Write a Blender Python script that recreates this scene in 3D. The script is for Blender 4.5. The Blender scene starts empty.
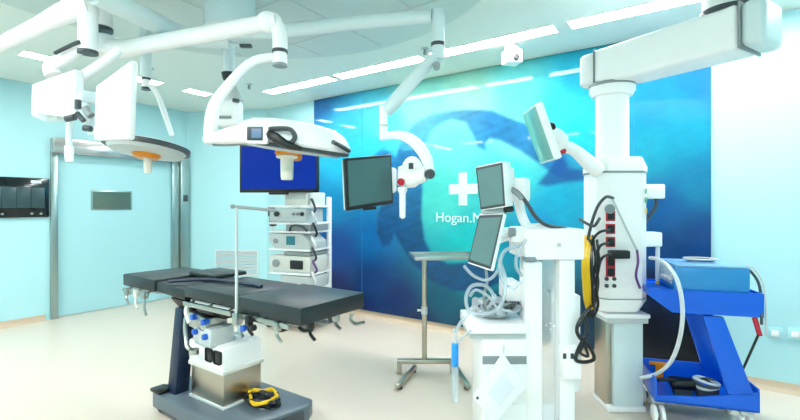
import bpy, bmesh, math, random
from mathutils import Vector, Matrix

# ---------------------------------------------------------------- camera, light, exposure
SC = bpy.context.scene
COL = SC.collection
FPX = 440.0            # focal length in pixels of an 800 px wide frame
YAW = math.radians(34.47)
EYE = 1.40
CEIL = 2.87
cd = bpy.data.cameras.new('camera')
cam = bpy.data.objects.new('camera', cd); COL.objects.link(cam)
cd.sensor_width = 36.0; cd.lens = FPX * 36.0 / 800.0
cd.shift_y = -4.0 / 800.0
cam.location = (0, 0, EYE); cam.rotation_euler = (math.radians(90), 0, YAW)
cd.clip_start = 0.02
SC.camera = cam
SC.view_settings.view_transform = 'Standard'
SC.view_settings.look = 'None'
SC.view_settings.gamma = 1.0
SC.view_settings.use_curve_mapping = False
SC.view_settings.exposure = 0.72
STRIP = 27.0           # emission of the ceiling light strips
w = bpy.data.worlds.new('world'); SC.world = w; w.use_nodes = True
w.node_tree.nodes['Background'].inputs[0].default_value = (0.8, 0.9, 1, 1)
w.node_tree.nodes['Background'].inputs[1].default_value = 0.3

# ---------------------------------------------------------------- helpers
F = Vector((-math.sin(YAW), math.cos(YAW), 0)); R = Vector((math.cos(YAW), math.sin(YAW), 0)); Z = Vector((0, 0, 1))
PI = math.pi
def P(px, py, D):      # the point of the room that lies D metres ahead along this line of sight
    return Vector((0, 0, EYE)) + F * D + R * ((px - 400) / FPX * D) + Z * ((206 - py) / FPX * D)
def H(px, py, z):      # ... at a known height
    return P(px, py, (EYE - z) * FPX / (py - 206))
def onY(px, py, y):
    d = F + R * ((px - 400) / FPX); return P(px, py, y / d.y)
def onX(px, py, x):
    d = F + R * ((px - 400) / FPX); return P(px, py, x / d.x)

def lin(c):
    return tuple((v / 255 / 12.92 if v / 255 <= 0.04045 else ((v / 255 + 0.055) / 1.055) ** 2.4) for v in c)
MATS = {}
def mat(name, rgb, rough=0.5, metal=0.0, spec=0.5, coat=0.0, noise=0.0, nscale=20, bump=0.0, emit=0.0, alpha=1.0, trans=0.0):
    m = bpy.data.materials.new(name); m.use_nodes = True
    nt = m.node_tree; b = nt.nodes['Principled BSDF']; c = lin(rgb)
    b.inputs['Base Color'].default_value = (*c, 1)
    b.inputs['Roughness'].default_value = rough; b.inputs['Metallic'].default_value = metal
    b.inputs['Specular IOR Level'].default_value = spec; b.inputs['Coat Weight'].default_value = coat
    b.inputs['Alpha'].default_value = alpha; b.inputs['Transmission Weight'].default_value = trans
    if emit:
        b.inputs['Emission Color'].default_value = (*c, 1); b.inputs['Emission Strength'].default_value = emit
    if noise or bump:
        tc = nt.nodes.new('ShaderNodeTexCoord'); n = nt.nodes.new('ShaderNodeTexNoise')
        n.inputs['Scale'].default_value = nscale; n.inputs['Detail'].default_value = 4
        nt.links.new(tc.outputs['Object'], n.inputs['Vector'])
        if noise:
            r = nt.nodes.new('ShaderNodeMapRange'); r.inputs['To Min'].default_value = 1 - noise; r.inputs['To Max'].default_value = 1 + noise
            nt.links.new(n.outputs['Fac'], r.inputs['Value'])
            x = nt.nodes.new('ShaderNodeVectorMath'); x.operation = 'SCALE'; x.inputs[0].default_value = c
            nt.links.new(r.outputs['Result'], x.inputs['Scale']); nt.links.new(x.outputs[0], b.inputs['Base Color'])
        if bump:
            u = nt.nodes.new('ShaderNodeBump'); u.inputs['Strength'].default_value = bump; u.inputs['Distance'].default_value = 0.01
            nt.links.new(n.outputs['Fac'], u.inputs['Height']); nt.links.new(u.outputs[0], b.inputs['Normal'])
    MATS[name] = m; return m

mat('white', (252, 250, 250), 0.3, noise=0.01)
mat('white_soft', (246, 246, 246), 0.5, noise=0.01)
mat('arm_grey', (214, 228, 230), 0.4, noise=0.01)
mat('cream', (222, 220, 212), 0.45, noise=0.02)
mat('light_grey', (196, 202, 202), 0.4, noise=0.02)
mat('mid_grey', (140, 148, 150), 0.4, noise=0.02)
mat('dark_grey', (62, 68, 74), 0.4, noise=0.03)
mat('black', (14, 16, 19), 0.35, noise=0.05)
mat('rubber', (22, 30, 34), 0.55, noise=0.05)
mat('steel', (178, 182, 178), 0.28, metal=1.0, noise=0.03, nscale=6)
mat('steel_warm', (190, 180, 165), 0.3, metal=1.0, noise=0.04, nscale=5)
mat('door_steel', (160, 178, 176), 0.3, metal=0.9, noise=0.08, nscale=3)
mat('header_steel', (205, 198, 196), 0.22, metal=0.9, noise=0.08, nscale=7, bump=0.25)
mat('wall', (178, 223, 229), 0.35, noise=0.008, nscale=1.2)
mat('door_paint', (172, 218, 224), 0.3, noise=0.008, nscale=2)
mat('ceiling', (226, 235, 229), 0.6, noise=0.015, nscale=1.0)
mat('disc', (202, 214, 210), 0.5, noise=0.02, nscale=2)
mat('floor', (218, 202, 186), 0.3, noise=0.012, nscale=3, bump=0.01)
mat('base', (200, 176, 150), 0.45, noise=0.02, nscale=4)
mat('light', (250, 255, 255), 0.5, emit=1.0)
MATS['light'].node_tree.nodes['Principled BSDF'].inputs['Emission Strength'].default_value = STRIP
mat('vinyl', (28, 39, 43), 0.42, noise=0.05, nscale=9, bump=0.05)
mat('navy', (16, 34, 62), 0.4, noise=0.05)
mat('table_grey', (92, 104, 114), 0.4, noise=0.04, nscale=8)
mat('blue_knob', (30, 90, 190), 0.3)
mat('trolley_blue', (0, 98, 224), 0.35, noise=0.02)
mat('unit_blue', (44, 140, 206), 0.35, noise=0.02)
mat('unit_top', (120, 168, 214), 0.4, noise=0.02)
mat('red', (196, 30, 50), 0.4)
mat('yellow', (240, 190, 20), 0.4, noise=0.03)
mat('orange', (236, 140, 10), 0.35, noise=0.05)
mat('handle', (226, 222, 208), 0.4)
mat('display_blue', (96, 118, 148), 0.3, emit=0.15)
mat('screen_grey', (104, 134, 134), 0.15, coat=0.3, noise=0.06, nscale=5)
mat('screen_off', (70, 104, 106), 0.12, coat=0.3, noise=0.04, nscale=4)
mat('screen_pale', (128, 190, 180), 0.15, coat=0.2, noise=0.05, nscale=5)
mat('screen_blue', (0, 40, 140), 0.4, spec=0.15, emit=0.25, noise=0.0)
mat('screen_teal', (40, 110, 120), 0.2, emit=0.25)
mat('screen_dark', (10, 22, 26), 0.15, coat=0.3)
mat('xray', (44, 66, 70), 0.3, emit=0.2, noise=0.5, nscale=9)
mat('window_dark', (84, 106, 96), 0.08, coat=0.5, noise=0.06, nscale=3)
mat('hose', (214, 220, 224), 0.4, noise=0.03)
mat('print_white', (205, 240, 236), 0.4)
mat('green', (90, 170, 120), 0.5)
mat('tip_blue', (40, 150, 235), 0.4)
mat('paper', (238, 240, 244), 0.6, noise=0.01)
mat('paper_print', (222, 226, 234), 0.6, noise=0.05, nscale=30)
mat('purple', (110, 60, 130), 0.5)
def glassy(name, rgb, fac, rough=0.2):
    m = bpy.data.materials.new(name); m.use_nodes = True; nt = m.node_tree
    b = nt.nodes['Principled BSDF']; b.inputs['Base Color'].default_value = (*lin(rgb), 1); b.inputs['Roughness'].default_value = rough
    t = nt.nodes.new('ShaderNodeBsdfTransparent'); x = nt.nodes.new('ShaderNodeMixShader'); x.inputs[0].default_value = fac
    nt.links.new(t.outputs[0], x.inputs[1]); nt.links.new(b.outputs[0], x.inputs[2])
    nt.links.new(x.outputs[0], nt.nodes['Material Output'].inputs[0]); MATS[name] = m
glassy('clear_tube', (205, 218, 226), 0.42)
glassy('clear_panel', (240, 246, 246), 0.3, 0.1)
glassy('bag', (188, 196, 204), 0.7, 0.15)

def frame_z(d, up=Z):          # matrix whose z axis is d
    d = d.normalized(); u = up if abs(d.dot(up)) < 0.98 else Vector((1, 0, 0))
    x = u.cross(d).normalized(); y = d.cross(x)
    return Matrix((x, y, d)).transposed().to_4x4()
def axes(o, x, y, z):          # frame from an origin and three axes
    m = Matrix((x, y, z)).transposed().to_4x4(); m.translation = o; return m
def yawed(o, a):
    return Matrix.Translation(o) @ Matrix.Rotation(a, 4, 'Z')

class MB:
    """collects shapes and links them as one mesh object"""
    def __init__(s, M=None): s.bm = bmesh.new(); s.M = M or Matrix()
    def _add(s, t, m):
        t.transform(s.M @ m); me = bpy.data.meshes.new('t'); t.to_mesh(me); t.free(); s.bm.from_mesh(me); bpy.data.meshes.remove(me)
    def box(s, c, sz, m=None, bev=0.0, seg=2, taper=None):
        t = bmesh.new(); bmesh.ops.create_cube(t, size=1)
        for v in t.verts: v.co = Vector((v.co.x * sz[0], v.co.y * sz[1], v.co.z * sz[2]))
        if taper:
            for v in t.verts:
                if v.co.z < 0: v.co.x *= taper[0]; v.co.y *= taper[1]
        if bev: bmesh.ops.bevel(t, geom=t.edges[:], offset=bev, segments=seg, profile=0.5, affect='EDGES')
        s._add(t, Matrix.Translation(c) @ (m or Matrix())); return s
    def cyl(s, a, b, r, r2=None, seg=20, bev=0.0):
        a = Vector(a); b = Vector(b); t = bmesh.new()
        bmesh.ops.create_cone(t, cap_ends=True, segments=seg, radius1=r, radius2=r if r2 is None else r2, depth=(b - a).length)
        if bev:
            ed = [e for e in t.edges if e.calc_face_angle(0) > 1.0]
            bmesh.ops.bevel(t, geom=ed, offset=bev, segments=2, profile=0.5, affect='EDGES')
        s._add(t, Matrix.Translation((a + b) / 2) @ frame_z(b - a)); return s
    def ball(s, c, r, sc=(1, 1, 1), seg=16):
        t = bmesh.new(); bmesh.ops.create_uvsphere(t, u_segments=seg, v_segments=seg // 2 + 2, radius=r)
        for v in t.verts: v.co = Vector((v.co.x * sc[0], v.co.y * sc[1], v.co.z * sc[2]))
        s._add(t, Matrix.Translation(c)); return s
    def lathe(s, prof, m=None, seg=40):
        t = bmesh.new(); rings = []
        for r, z in prof:
            rings.append([t.verts.new((r * math.cos(2 * PI * k / seg), r * math.sin(2 * PI * k / seg), z)) for k in range(seg)])
        for a, b in zip(rings, rings[1:]):
            for k in range(seg): t.faces.new((a[k], a[(k + 1) % seg], b[(k + 1) % seg], b[k]))
        t.faces.new(rings[0][::-1]); t.faces.new(rings[-1])
        bmesh.ops.remove_doubles(t, verts=t.verts, dist=1e-5)
        bmesh.ops.recalc_face_normals(t, faces=t.faces)
        s._add(t, m or Matrix()); return s
    def tube(s, pts, r, seg=10, smooth=True, rad=None, cap=True):
        pts = [Vector(p) for p in pts]
        if smooth and len(pts) > 2:
            q = []; rr = []
            for i in range(len(pts) - 1):
                p0 = pts[max(i - 1, 0)]; p1 = pts[i]; p2 = pts[i + 1]; p3 = pts[min(i + 2, len(pts) - 1)]
                for k in range(6):
                    u = k / 6
                    q.append(0.5 * ((2 * p1) + (p2 - p0) * u + (2 * p0 - 5 * p1 + 4 * p2 - p3) * u * u + (3 * p1 - p0 - 3 * p2 + p3) * u ** 3))
                    if rad: rr.append(rad[i] * (1 - u) + rad[i + 1] * u)
            q.append(pts[-1]); pts = q
            if rad: rad = rr + [rad[-1]]
        t = bmesh.new(); rings = []; fr = None
        for i, p in enumerate(pts):
            d = (pts[min(i + 1, len(pts) - 1)] - pts[max(i - 1, 0)])
            if d.length < 1e-6: d = Vector((0, 0, 1))
            d.normalize()
            if fr is None: fr = frame_z(d).to_3x3()
            else:
                z0 = fr.col[2]; fr = (z0.rotation_difference(d).to_matrix() @ fr)
            rd = rad[i] if rad else r
            rings.append([t.verts.new(p + fr @ Vector((rd * math.cos(2 * PI * k / seg), rd * math.sin(2 * PI * k / seg), 0))) for k in range(seg)])
        for a, b in zip(rings, rings[1:]):
            for k in range(seg): t.faces.new((a[k], a[(k + 1) % seg], b[(k + 1) % seg], b[k]))
        if cap: t.faces.new(rings[0][::-1]); t.faces.new(rings[-1])
        s._add(t, Matrix()); return s
    def prism(s, poly, th, m, bev=0.0):     # poly in the frame's xy plane, thickness along -z
        t = bmesh.new(); a = [t.verts.new((x, y, 0)) for x, y in poly]; b = [t.verts.new((x, y, -th)) for x, y in poly]
        t.faces.new(a); t.faces.new(b[::-1])
        for i in range(len(a)): t.faces.new((a[i], b[i], b[(i + 1) % len(a)], a[(i + 1) % len(a)]))
        bmesh.ops.recalc_face_normals(t, faces=t.faces)
        if bev: bmesh.ops.bevel(t, geom=t.edges[:], offset=bev, segments=2, profile=0.5, affect='EDGES')
        s._add(t, m); return s
    def hexa(s, top, bot, bev=0.0):         # four top and four bottom corners
        t = bmesh.new(); a = [t.verts.new(Vector(p)) for p in top]; b = [t.verts.new(Vector(p)) for p in bot]
        t.faces.new(a); t.faces.new(b[::-1])
        for i in range(4): t.faces.new((a[i], b[i], b[(i + 1) % 4], a[(i + 1) % 4]))
        bmesh.ops.recalc_face_normals(t, faces=t.faces)
        if bev: bmesh.ops.bevel(t, geom=t.edges[:], offset=bev, segments=2, profile=0.5, affect='EDGES')
        s._add(t, Matrix()); return s
    def build(s, name, m, parent=None, label=None):
        me = bpy.data.meshes.new(name)
        if parent is not None and 'base' in BASE.get(parent.name, {}): s.bm.transform(BASE[parent.name]['base'].inverted())
        s.bm.to_mesh(me); s.bm.free(); me.materials.append(MATS[m] if isinstance(m, str) else m)
        for p in me.polygons: p.use_smooth = True
        me.set_sharp_from_angle(angle=math.radians(35))
        o = bpy.data.objects.new(name, me); COL.objects.link(o)
        if parent is not None:
            o.parent = parent
            BASE[o.name] = dict(BASE[parent.name])
        if label: o['label'] = label
        return o
BASE = {}
def tag(o, label, cat, group=None, kind=None):
    o['label'] = label; o['category'] = cat
    if group: o['group'] = group
    if kind: o['kind'] = kind
    return o
def thing(name, label, cat, loc, group=None, kind=None, rz=0.0):
    o = bpy.data.objects.new(name, None); COL.objects.link(o)
    o.empty_display_size = 0.1
    o.location = loc; o.rotation_euler.z = rz
    BASE[o.name] = {'base': Matrix.Translation(loc) @ Matrix.Rotation(rz, 4, 'Z')}
    return tag(o, label, cat, group, kind)
def solo(mb, name, m, label, cat, loc, group=None, kind=None):     # a thing of one mesh with its origin at its base
    me_o = bpy.data.objects.new('x', None); BASE[me_o.name] = {'base': Matrix.Translation(loc)}
    o = mb.build(name, m, me_o); o.parent = None; bpy.data.objects.remove(me_o)
    o.location = loc; BASE[o.name] = {'base': Matrix.Translation(loc)}
    return tag(o, label, cat, group, kind)
def struct(mb, name, m):
    o = mb.build(name, m); o['kind'] = 'structure'; BASE[o.name] = {'base': Matrix()}; return o
def copy_tree(o, parent=None):
    c = o.copy(); COL.objects.link(c); c.parent = parent
    for ch in list(o.children): copy_tree(ch, c)
    return c

# ---------------------------------------------------------------- the room
X1, Y2, X3, Y4 = -6.64, 4.38, 1.9, -2.6
CH1 = onX(187, 200, X1); CH2 = onY(267, 200, Y2)          # ends of the chamfered corner panel
T = 0.12
struct(MB().box(((X1 + X3) / 2, (Y2 + Y4) / 2, -0.06), (X3 - X1 + 2 * T, Y2 - Y4 + 2 * T, 0.12)), 'floor', 'floor')
struct(MB().box(((X1 + X3) / 2, (Y2 + Y4) / 2, CEIL + 0.06), (X3 - X1 + 2 * T, Y2 - Y4 + 2 * T, 0.12)), 'ceiling', 'ceiling')
# door opening on the left wall
def yx(px): return onX(px, 206, X1).y
dy0, dy1 = yx(57), yx(171)      # opening
DZ = 2.06
wl = MB()
wl.box((X1 - T / 2, (Y4 + dy0) / 2, CEIL / 2), (T, dy0 - Y4, CEIL))
wl.box((X1 - T / 2, (dy1 + Y2) / 2, CEIL / 2), (T, Y2 - dy1, CEIL))
wl.box((X1 - T / 2, (dy0 + dy1) / 2, (CEIL + DZ) / 2), (T, dy1 - dy0, CEIL - DZ))
struct(wl, 'wall_left', 'wall')
struct(MB().box(((X1 + X3) / 2, Y2 + T / 2, CEIL / 2), (X3 - X1, T, CEIL)), 'wall_back', 'wall')
struct(MB().box((X3 + T / 2, (Y2 + Y4) / 2, CEIL / 2), (T, Y2 - Y4, CEIL)), 'wall_right', 'wall')
struct(MB().box(((X1 + X3) / 2, Y4 - T / 2, CEIL / 2), (X3 - X1, T, CEIL)), 'wall_front', 'wall')
a = Vector((X1, CH1.y, 0)); b = Vector((CH2.x, Y2, 0)); c = Vector((X1, Y2, 0))
t = bmesh.new(); lo = [t.verts.new(v) for v in (a, b, c)]; hi = [t.verts.new(v + Z * CEIL) for v in (a, b, c)]
t.faces.new(lo[::-1]); t.faces.new(hi)
for i in range(3): t.faces.new((lo[i], lo[(i + 1) % 3], hi[(i + 1) % 3], hi[i]))
cm = MB(); cm._add(t, Matrix()); struct(cm, 'wall_corner', 'wall')
chd = (b - a).normalized(); chn = Vector((chd.y, -chd.x, 0))
# coved beige baseboards
def baseb(p, q, nrm, name, h=0.10):
    d = (q - p); L = d.length; d.normalize()
    M = axes(p, nrm, Z, d)     # profile in (normal, up), extruded along the wall
    prof = [(0, 0.0), (0.05, 0.0), (0.024, 0.012), (0.012, 0.03), (0.008, h), (0, h)]
    s = MB(); t = bmesh.new(); A = [t.verts.new((x, y, 0)) for x, y in prof]; B = [t.verts.new((x, y, L)) for x, y in prof]
    t.faces.new(A); t.faces.new(B[::-1])
    for i in range(len(A)): t.faces.new((A[i], A[(i + 1) % len(A)], B[(i + 1) % len(A)], B[i]))
    bmesh.ops.recalc_face_normals(t, faces=t.faces); s._add(t, M); return struct(s, name, 'base')
baseb(Vector((X1, Y4, 0)), Vector((X1, dy0 - 0.12, 0)), Vector((1, 0, 0)), 'baseboard_left', 0.07)
baseb(a, b, chn, 'baseboard_corner', 0.07)
baseb(b, Vector((X3, Y2, 0)), Vector((0, -1, 0)), 'baseboard_back', 0.07)
baseb(Vector((X3, Y4, 0)), Vector((X3, Y2, 0)), Vector((-1, 0, 0)), 'baseboard_right', 0.07)

# ceiling laminar-flow disc (fixed plate around the pendant mounts)
cx, cy = -2.35, 1.42
o = struct(MB().lathe([(0.01, CEIL - 0.001), (1.80, CEIL - 0.001), (1.80, CEIL - 0.03), (1.74, CEIL - 0.045), (0.01, CEIL - 0.045)],
      Matrix.Translation((cx, cy, 0)), 96), 'trim_1', 'disc')
s = MB()
for k in range(-2, 3):
    hw = math.sqrt(1.7 ** 2 - (k * 0.62) ** 2)
    s.box((cx + k * 0.62, cy, CEIL - 0.046), (0.012, 2 * hw, 0.004)); s.box((cx, cy + k * 0.62, CEIL - 0.046), (2 * hw, 0.012, 0.004))
struct(s, 'trim_2', 'light_grey')

# ceiling light strips
strips = []
for x0, x1 in ((-4.62, -3.50), (-3.40, -2.28), (-2.16, -1.00), (-0.88, 0.28), (0.40, 1.52)):
    strips.append((x0, x1, 3.64, 3.80))
for y0, y1 in ((-1.6, -0.4), (-0.3, 0.9), (1.42, 1.68), (2.40, 2.72), (3.05, 3.35)):
    strips.append((-5.45, -5.28, y0, y1))
for x0, x1 in ((-4.6, -3.4), (-3.2, -2.0), (-1.8, -0.6), (-0.4, 0.8)):
    strips.append((x0, x1, -0.75, -0.52))
for y0, y1 in ((-2.2, -1.3), (-1.0, -0.1)):
    strips.append((1.20, 1.36, y0, y1))
where = ['far back row, above the corner tower', 'back row, left of the hanging monitor arm', 'back row, ending just left of the ceiling camera', 'back row, above the large pendant beam', 'back row, beyond the pendant']
lwhere = ['left side, near end', 'left side, behind the white boom', 'left edge of the room, under the white boom arm', 'left side, beyond the twin white panels', 'far left side, near the corner']
for i, (x0, x1, y0, y1) in enumerate(strips):
    g = None
    if i < 5: lab = 'white ceiling light strip, ' + where[i]
    elif i < 10: lab = 'short white ceiling light strip, ' + lwhere[i - 5]
    elif i < 14: lab = 'white ceiling light strip behind the camera, out of the picture'; g = 'light strips out of the picture'
    else: lab = 'white ceiling light strip near the right wall, out of the picture'; g = 'light strips by the right wall'
    t = thing('ceiling_light', lab, 'ceiling light', ((x0 + x1) / 2, (y0 + y1) / 2, CEIL), g or 'ceiling light strips')
    W = x1 - x0; Dp = y1 - y0; mx, my = (x0 + x1) / 2, (y0 + y1) / 2
    fr = MB(); e = 0.012
    fr.box((mx, y0 - e / 2, CEIL - 0.004), (W + 2 * e, e, 0.008)); fr.box((mx, y1 + e / 2, CEIL - 0.004), (W + 2 * e, e, 0.008))
    fr.box((x0 - e / 2, my, CEIL - 0.004), (e, Dp, 0.008)); fr.box((x1 + e / 2, my, CEIL - 0.004), (e, Dp, 0.008))
    fr.build('frame', 'white', t)
    MB().box((mx, my, CEIL - 0.003), (W, Dp, 0.005)).build('diffuser', 'light', t)

# ---------------------------------------------------------------- door
dm = (dy0 + dy1) / 2; dw = dy1 - dy0
d1 = struct(MB().box((X1 - 0.06, dm, DZ / 2 + 0.002), (0.05, dw - 0.004, DZ - 0.01)), 'door_1', 'door_paint')
y0 = yx(50); y1 = yx(187)
fr = MB()
fr.box((X1 + 0.015, (y0 + dy0) / 2, (DZ + .02) / 2), (0.05, dy0 - y0, DZ + .02), bev=0.004)
fr.build('door_frame', 'door_steel', d1)
fr = MB()
fr.box((X1 + 0.015, (dy1 + yx(178)) / 2, (DZ + .02) / 2), (0.05, yx(178) - dy1, DZ + .02), bev=0.004)
fr.build('door_frame', 'door_steel', d1)
fr = MB(); fr.box((X1 + 0.04, (y1 + yx(178)) / 2, 1.12), (0.08, y1 - yx(178) - 0.01, 2.24), bev=0.004)
fr.build('door_post', 'door_steel', d1)
hd = MB(); hd.box((X1 + 0.06, (y0 + yx(178)) / 2, 2.15), (0.12, yx(178) - y0, 0.19), bev=0.012)
hd.build('door_header', 'header_steel', d1)
wa, wb = onX(91, 190, X1 - .03), onX(132, 210, X1 - .03)
wn = MB(); wn.box((X1 - 0.033, (wa.y + wb.y) / 2, (wa.z + wb.z) / 2), (0.012, wb.y - wa.y, wa.z - wb.z), bev=0.003)
wf = wn.build('door_window', 'door_steel', d1)
wn = MB(); wn.box((X1 - 0.030, (wa.y + wb.y) / 2, (wa.z + wb.z) / 2), (0.012, wb.y - wa.y - .04, wa.z - wb.z - .04))
wn.build('pane', 'window_dark', wf)
sw = MB(); sw.box((X1 + 0.085, (y1 + yx(178)) / 2, 1.52), (0.012, 0.07, 0.10), bev=0.004)
sw.build('door_switch', 'dark_grey', d1)

# wall display left of the door
a0 = onX(-14, 176, X1); b0 = onX(48, 217, X1)
wd = thing('wall_display', 'wide black wall screen showing grey scans, left of the door', 'screen', (X1, (a0.y + b0.y) / 2, b0.z))
c0 = (X1 + .02, (a0.y + b0.y) / 2, (a0.z + b0.z) / 2); wy = b0.y - a0.y; wz = a0.z - b0.z
MB().box(c0, (0.04, wy, wz), bev=0.006).build('housing', 'screen_dark', wd)
s = MB()
for k in range(4):
    s.box((X1 + .042, b0.y - .11 - k * .235 * wy, c0[2] - .0), (0.004, .226 * wy, wz * .52), bev=0.001)
s.build('scan_image', 'xray', wd)
MB().box((X1 + .042, b0.y - .13, c0[2] + wz * .40), (0.004, .10, .035), bev=.001).build('status_light', 'paper_print', wd)
for k in (0, 1, 4): MB().ball((X1 + .042, b0.y - .08 - k * .09, c0[2] - wz * .41), .015, (0.3, 1, 1), 8).build('button', 'mid_grey', wd)

# corner air grille on the chamfered panel
def onC(px, py):
    d = F + R * ((px - 400) / FPX); D = (a.dot(chn)) / d.dot(chn); return P(px, py, D)
g0, g1 = onC(216, 250), onC(258, 276)
gc = (g0 + g1) / 2; gw = (Vector((g1.x - g0.x, g1.y - g0.y, 0))).length; gh = g0.z - g1.z
vg = thing('air_grille', 'pale louvred return air grille low on the corner wall panel', 'grille', Vector((gc.x, gc.y, g1.z)) + chn * 0.0)
M = axes(gc, chd, Z, chn)
M = axes(gc + chn * 0.001, chd, -chn, Z)
s = MB(M); s.box((0, -.008, gh / 2), (gw, .016, .02)); s.box((0, -.008, -gh / 2), (gw, .016, .02))
s.box((-gw / 2, -.008, 0), (.02, .016, gh)); s.box((gw / 2, -.008, 0), (.02, .016, gh)); s.box((0, -.008, 0), (.02, .016, gh))
s.build('frame', 'arm_grey', vg)
s = MB(M)
for k in range(9): s.box((0, -.006, (-.44 + .11 * k) * gh), (gw - .02, .004, gh * .075), Matrix.Rotation(-.5, 4, 'X'))
s.build('louvre', 'light_grey', vg)

# wall sockets, right end of the back wall
for i, px in enumerate((775, 795)):
    q = onY(px, 333 + i, Y2)
    t = thing('wall_socket', ('white wall socket plate low on the right wall, nearer the blue trolley', 'white wall socket plate low on the right wall, at the picture edge')[i], 'socket', q, 'wall sockets')
    MB().box((q.x, Y2 - .006, q.z), (.085, .012, .085), bev=.003).build('plate', 'wall', t)
    MB().box((q.x, Y2 - .013, q.z), (.045, .004, .045), bev=.001).build('socket', 'white_soft', t)

# ---------------------------------------------------------------- ocean mural
mx0 = onY(315, 206, Y2).x; mx1 = onY(711, 206, Y2).x; mz0 = 0.075; mz1 = CEIL - 0.005
YF = Y2 - 0.02
SEG = lambda poly, x, y: _inside(poly, x, y)
def sdist(poly, x, y):     # signed distance, positive inside
    best = 1e9; ins = False; n = len(poly)
    for i in range(n):
        x1, y1 = poly[i]; x2, y2 = poly[(i + 1) % n]
        if (y1 > y) != (y2 > y) and x < (x2 - x1) * (y - y1) / (y2 - y1) + x1: ins = not ins
        dx, dy = x2 - x1, y2 - y1; u = max(0, min(1, ((x - x1) * dx + (y - y1) * dy) / (dx * dx + dy * dy + 1e-9)))
        best = min(best, math.hypot(x - x1 - u * dx, y - y1 - u * dy))
    return best if ins else -best
CTRL = [  # print colours at points of the artwork
 (318, 104, (40, 120, 180)), (345, 125, (60, 185, 228)), (345, 165, (20, 195, 232)), (365, 150, (50, 205, 232)), (325, 200, (0, 160, 215)), (340, 250, (0, 90, 180)), (330, 290, (0, 40, 120)), (350, 310, (0, 30, 110)),
 (370, 240, (0, 130, 200)), (372, 280, (0, 80, 150)), (400, 300, (0, 60, 130)), (380, 115, (90, 205, 225)), (420, 105, (150, 225, 210)), (470, 95, (165, 225, 205)), (520, 90, (120, 225, 225)),
 (450, 150, (120, 235, 220)), (440, 200, (90, 225, 215)), (470, 240, (30, 215, 215)), (460, 265, (20, 200, 205)), (510, 180, (70, 225, 225)), (520, 140, (140, 235, 225)), (560, 110, (60, 215, 230)),
 (580, 75, (0, 180, 210)), (575, 135, (30, 210, 230)), (560, 205, (0, 185, 220)), (540, 225, (0, 165, 215)), (520, 250, (20, 160, 190)), (440, 300, (10, 110, 140)), (500, 310, (20, 120, 140)), (420, 318, (0, 60, 110)), (480, 328, (0, 60, 100)),
 (650, 100, (0, 176, 224)), (700, 80, (0, 160, 214)), (690, 130, (0, 190, 225)), (650, 150, (0, 190, 220)), (700, 180, (0, 160, 205)), (660, 210, (0, 120, 190)), (700, 240, (0, 90, 165)), (660, 250, (0, 90, 160)),
 (655, 290, (0, 40, 90)), (700, 290, (0, 30, 70)), (655, 330, (0, 18, 40)), (700, 340, (0, 12, 28)), (680, 368, (0, 8, 18)), (570, 320, (0, 60, 90)), (540, 330, (0, 70, 100))]
CL = [(x, y, lin(c)) for x, y, c in CTRL]
WHALE = [(368, 160), (384, 148), (396, 158), (402, 140), (414, 124), (432, 115), (452, 111), (472, 110), (492, 111), (508, 118), (530, 126), (552, 138), (566, 152), (590, 166), (590, 178), (575, 180), (556, 176), (540, 164),
         (520, 150), (500, 140), (490, 138), (484, 143), (486, 150), (478, 147), (474, 136), (466, 122), (452, 119), (440, 123), (430, 132), (424, 148), (421, 166), (422, 190), (421, 215), (424, 240), (432, 256), (448, 264), (475, 262), (496, 270),
         (500, 282), (478, 292), (452, 290), (430, 280), (412, 262), (402, 246), (394, 232), (390, 244), (383, 246), (377, 232), (378, 214), (386, 196), (380, 180)]
FLUKE = [(556, 160), (564, 156), (568, 168), (592, 172), (594, 180), (566, 182), (548, 186), (538, 184), (548, 172)]
BELLY = [(395, 240), (404, 225), (414, 236), (420, 252), (436, 266), (460, 272), (480, 274), (470, 284), (446, 282), (424, 270), (408, 256)]
def artwork(px, py):
    sw_ = 0; c = [0, 0, 0]
    for x, y, k in CL:
        d = ((px - x) ** 2 + (py - y) ** 2 + 60); q = 1 / d ** 1.7
        sw_ += q; c = [c[i] + k[i] * q for i in range(3)]
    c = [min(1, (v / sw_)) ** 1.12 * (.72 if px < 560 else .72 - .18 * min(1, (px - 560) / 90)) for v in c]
    n = math.sin(px * .21 + math.sin(py * .33) * 1.6) * math.sin(py * .27 + px * .07) * .06
    n += math.sin(px * .55 + py * .31) * math.sin(py * .6 - px * .21) * .025
    c = [max(0, v * (1 + n)) for v in c]
    s_ = sdist(WHALE, px, py)
    if s_ > -2.5:
        f = min(1, max(0, (s_ + 2.5) / 4)); f = f * f * (3 - 2 * f) * .95
        w0 = lin((22, 106, 158))
        if py > 150: u = min(1, (py - 150) / 90); w0 = [lin((22, 104, 156))[i] * (1 - u) + lin((0, 66, 116))[i] * u for i in range(3)]
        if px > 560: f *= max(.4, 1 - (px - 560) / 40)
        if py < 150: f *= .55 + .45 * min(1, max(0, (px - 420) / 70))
        w0 = [v * (1 + 3 * n) for v in w0]
        c = [c[i] * (1 - f) + w0[i] * f for i in range(3)]
    s_ = sdist(FLUKE, px, py)
    if s_ > -2:
        f = min(1, max(0, (s_ + 2) / 3.5)) * .85; w0 = lin((0, 66, 130)); c = [c[i] * (1 - f) + w0[i] * f for i in range(3)]
    return c
NX, NZ = 230, 130
t = bmesh.new(); cl = t.loops.layers.float_color.new('print')
grid = []
for j in range(NZ + 1):
    row = []
    for i in range(NX + 1):
        x = mx0 + (mx1 - mx0) * i / NX; z = mz0 + (mz1 - mz0) * j / NZ
        v = Vector((x, YF, z)); dd = v - Vector((0, 0, EYE)); D = dd.dot(F)
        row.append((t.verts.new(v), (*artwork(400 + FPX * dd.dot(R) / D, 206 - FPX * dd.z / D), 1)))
    grid.append(row)
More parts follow.
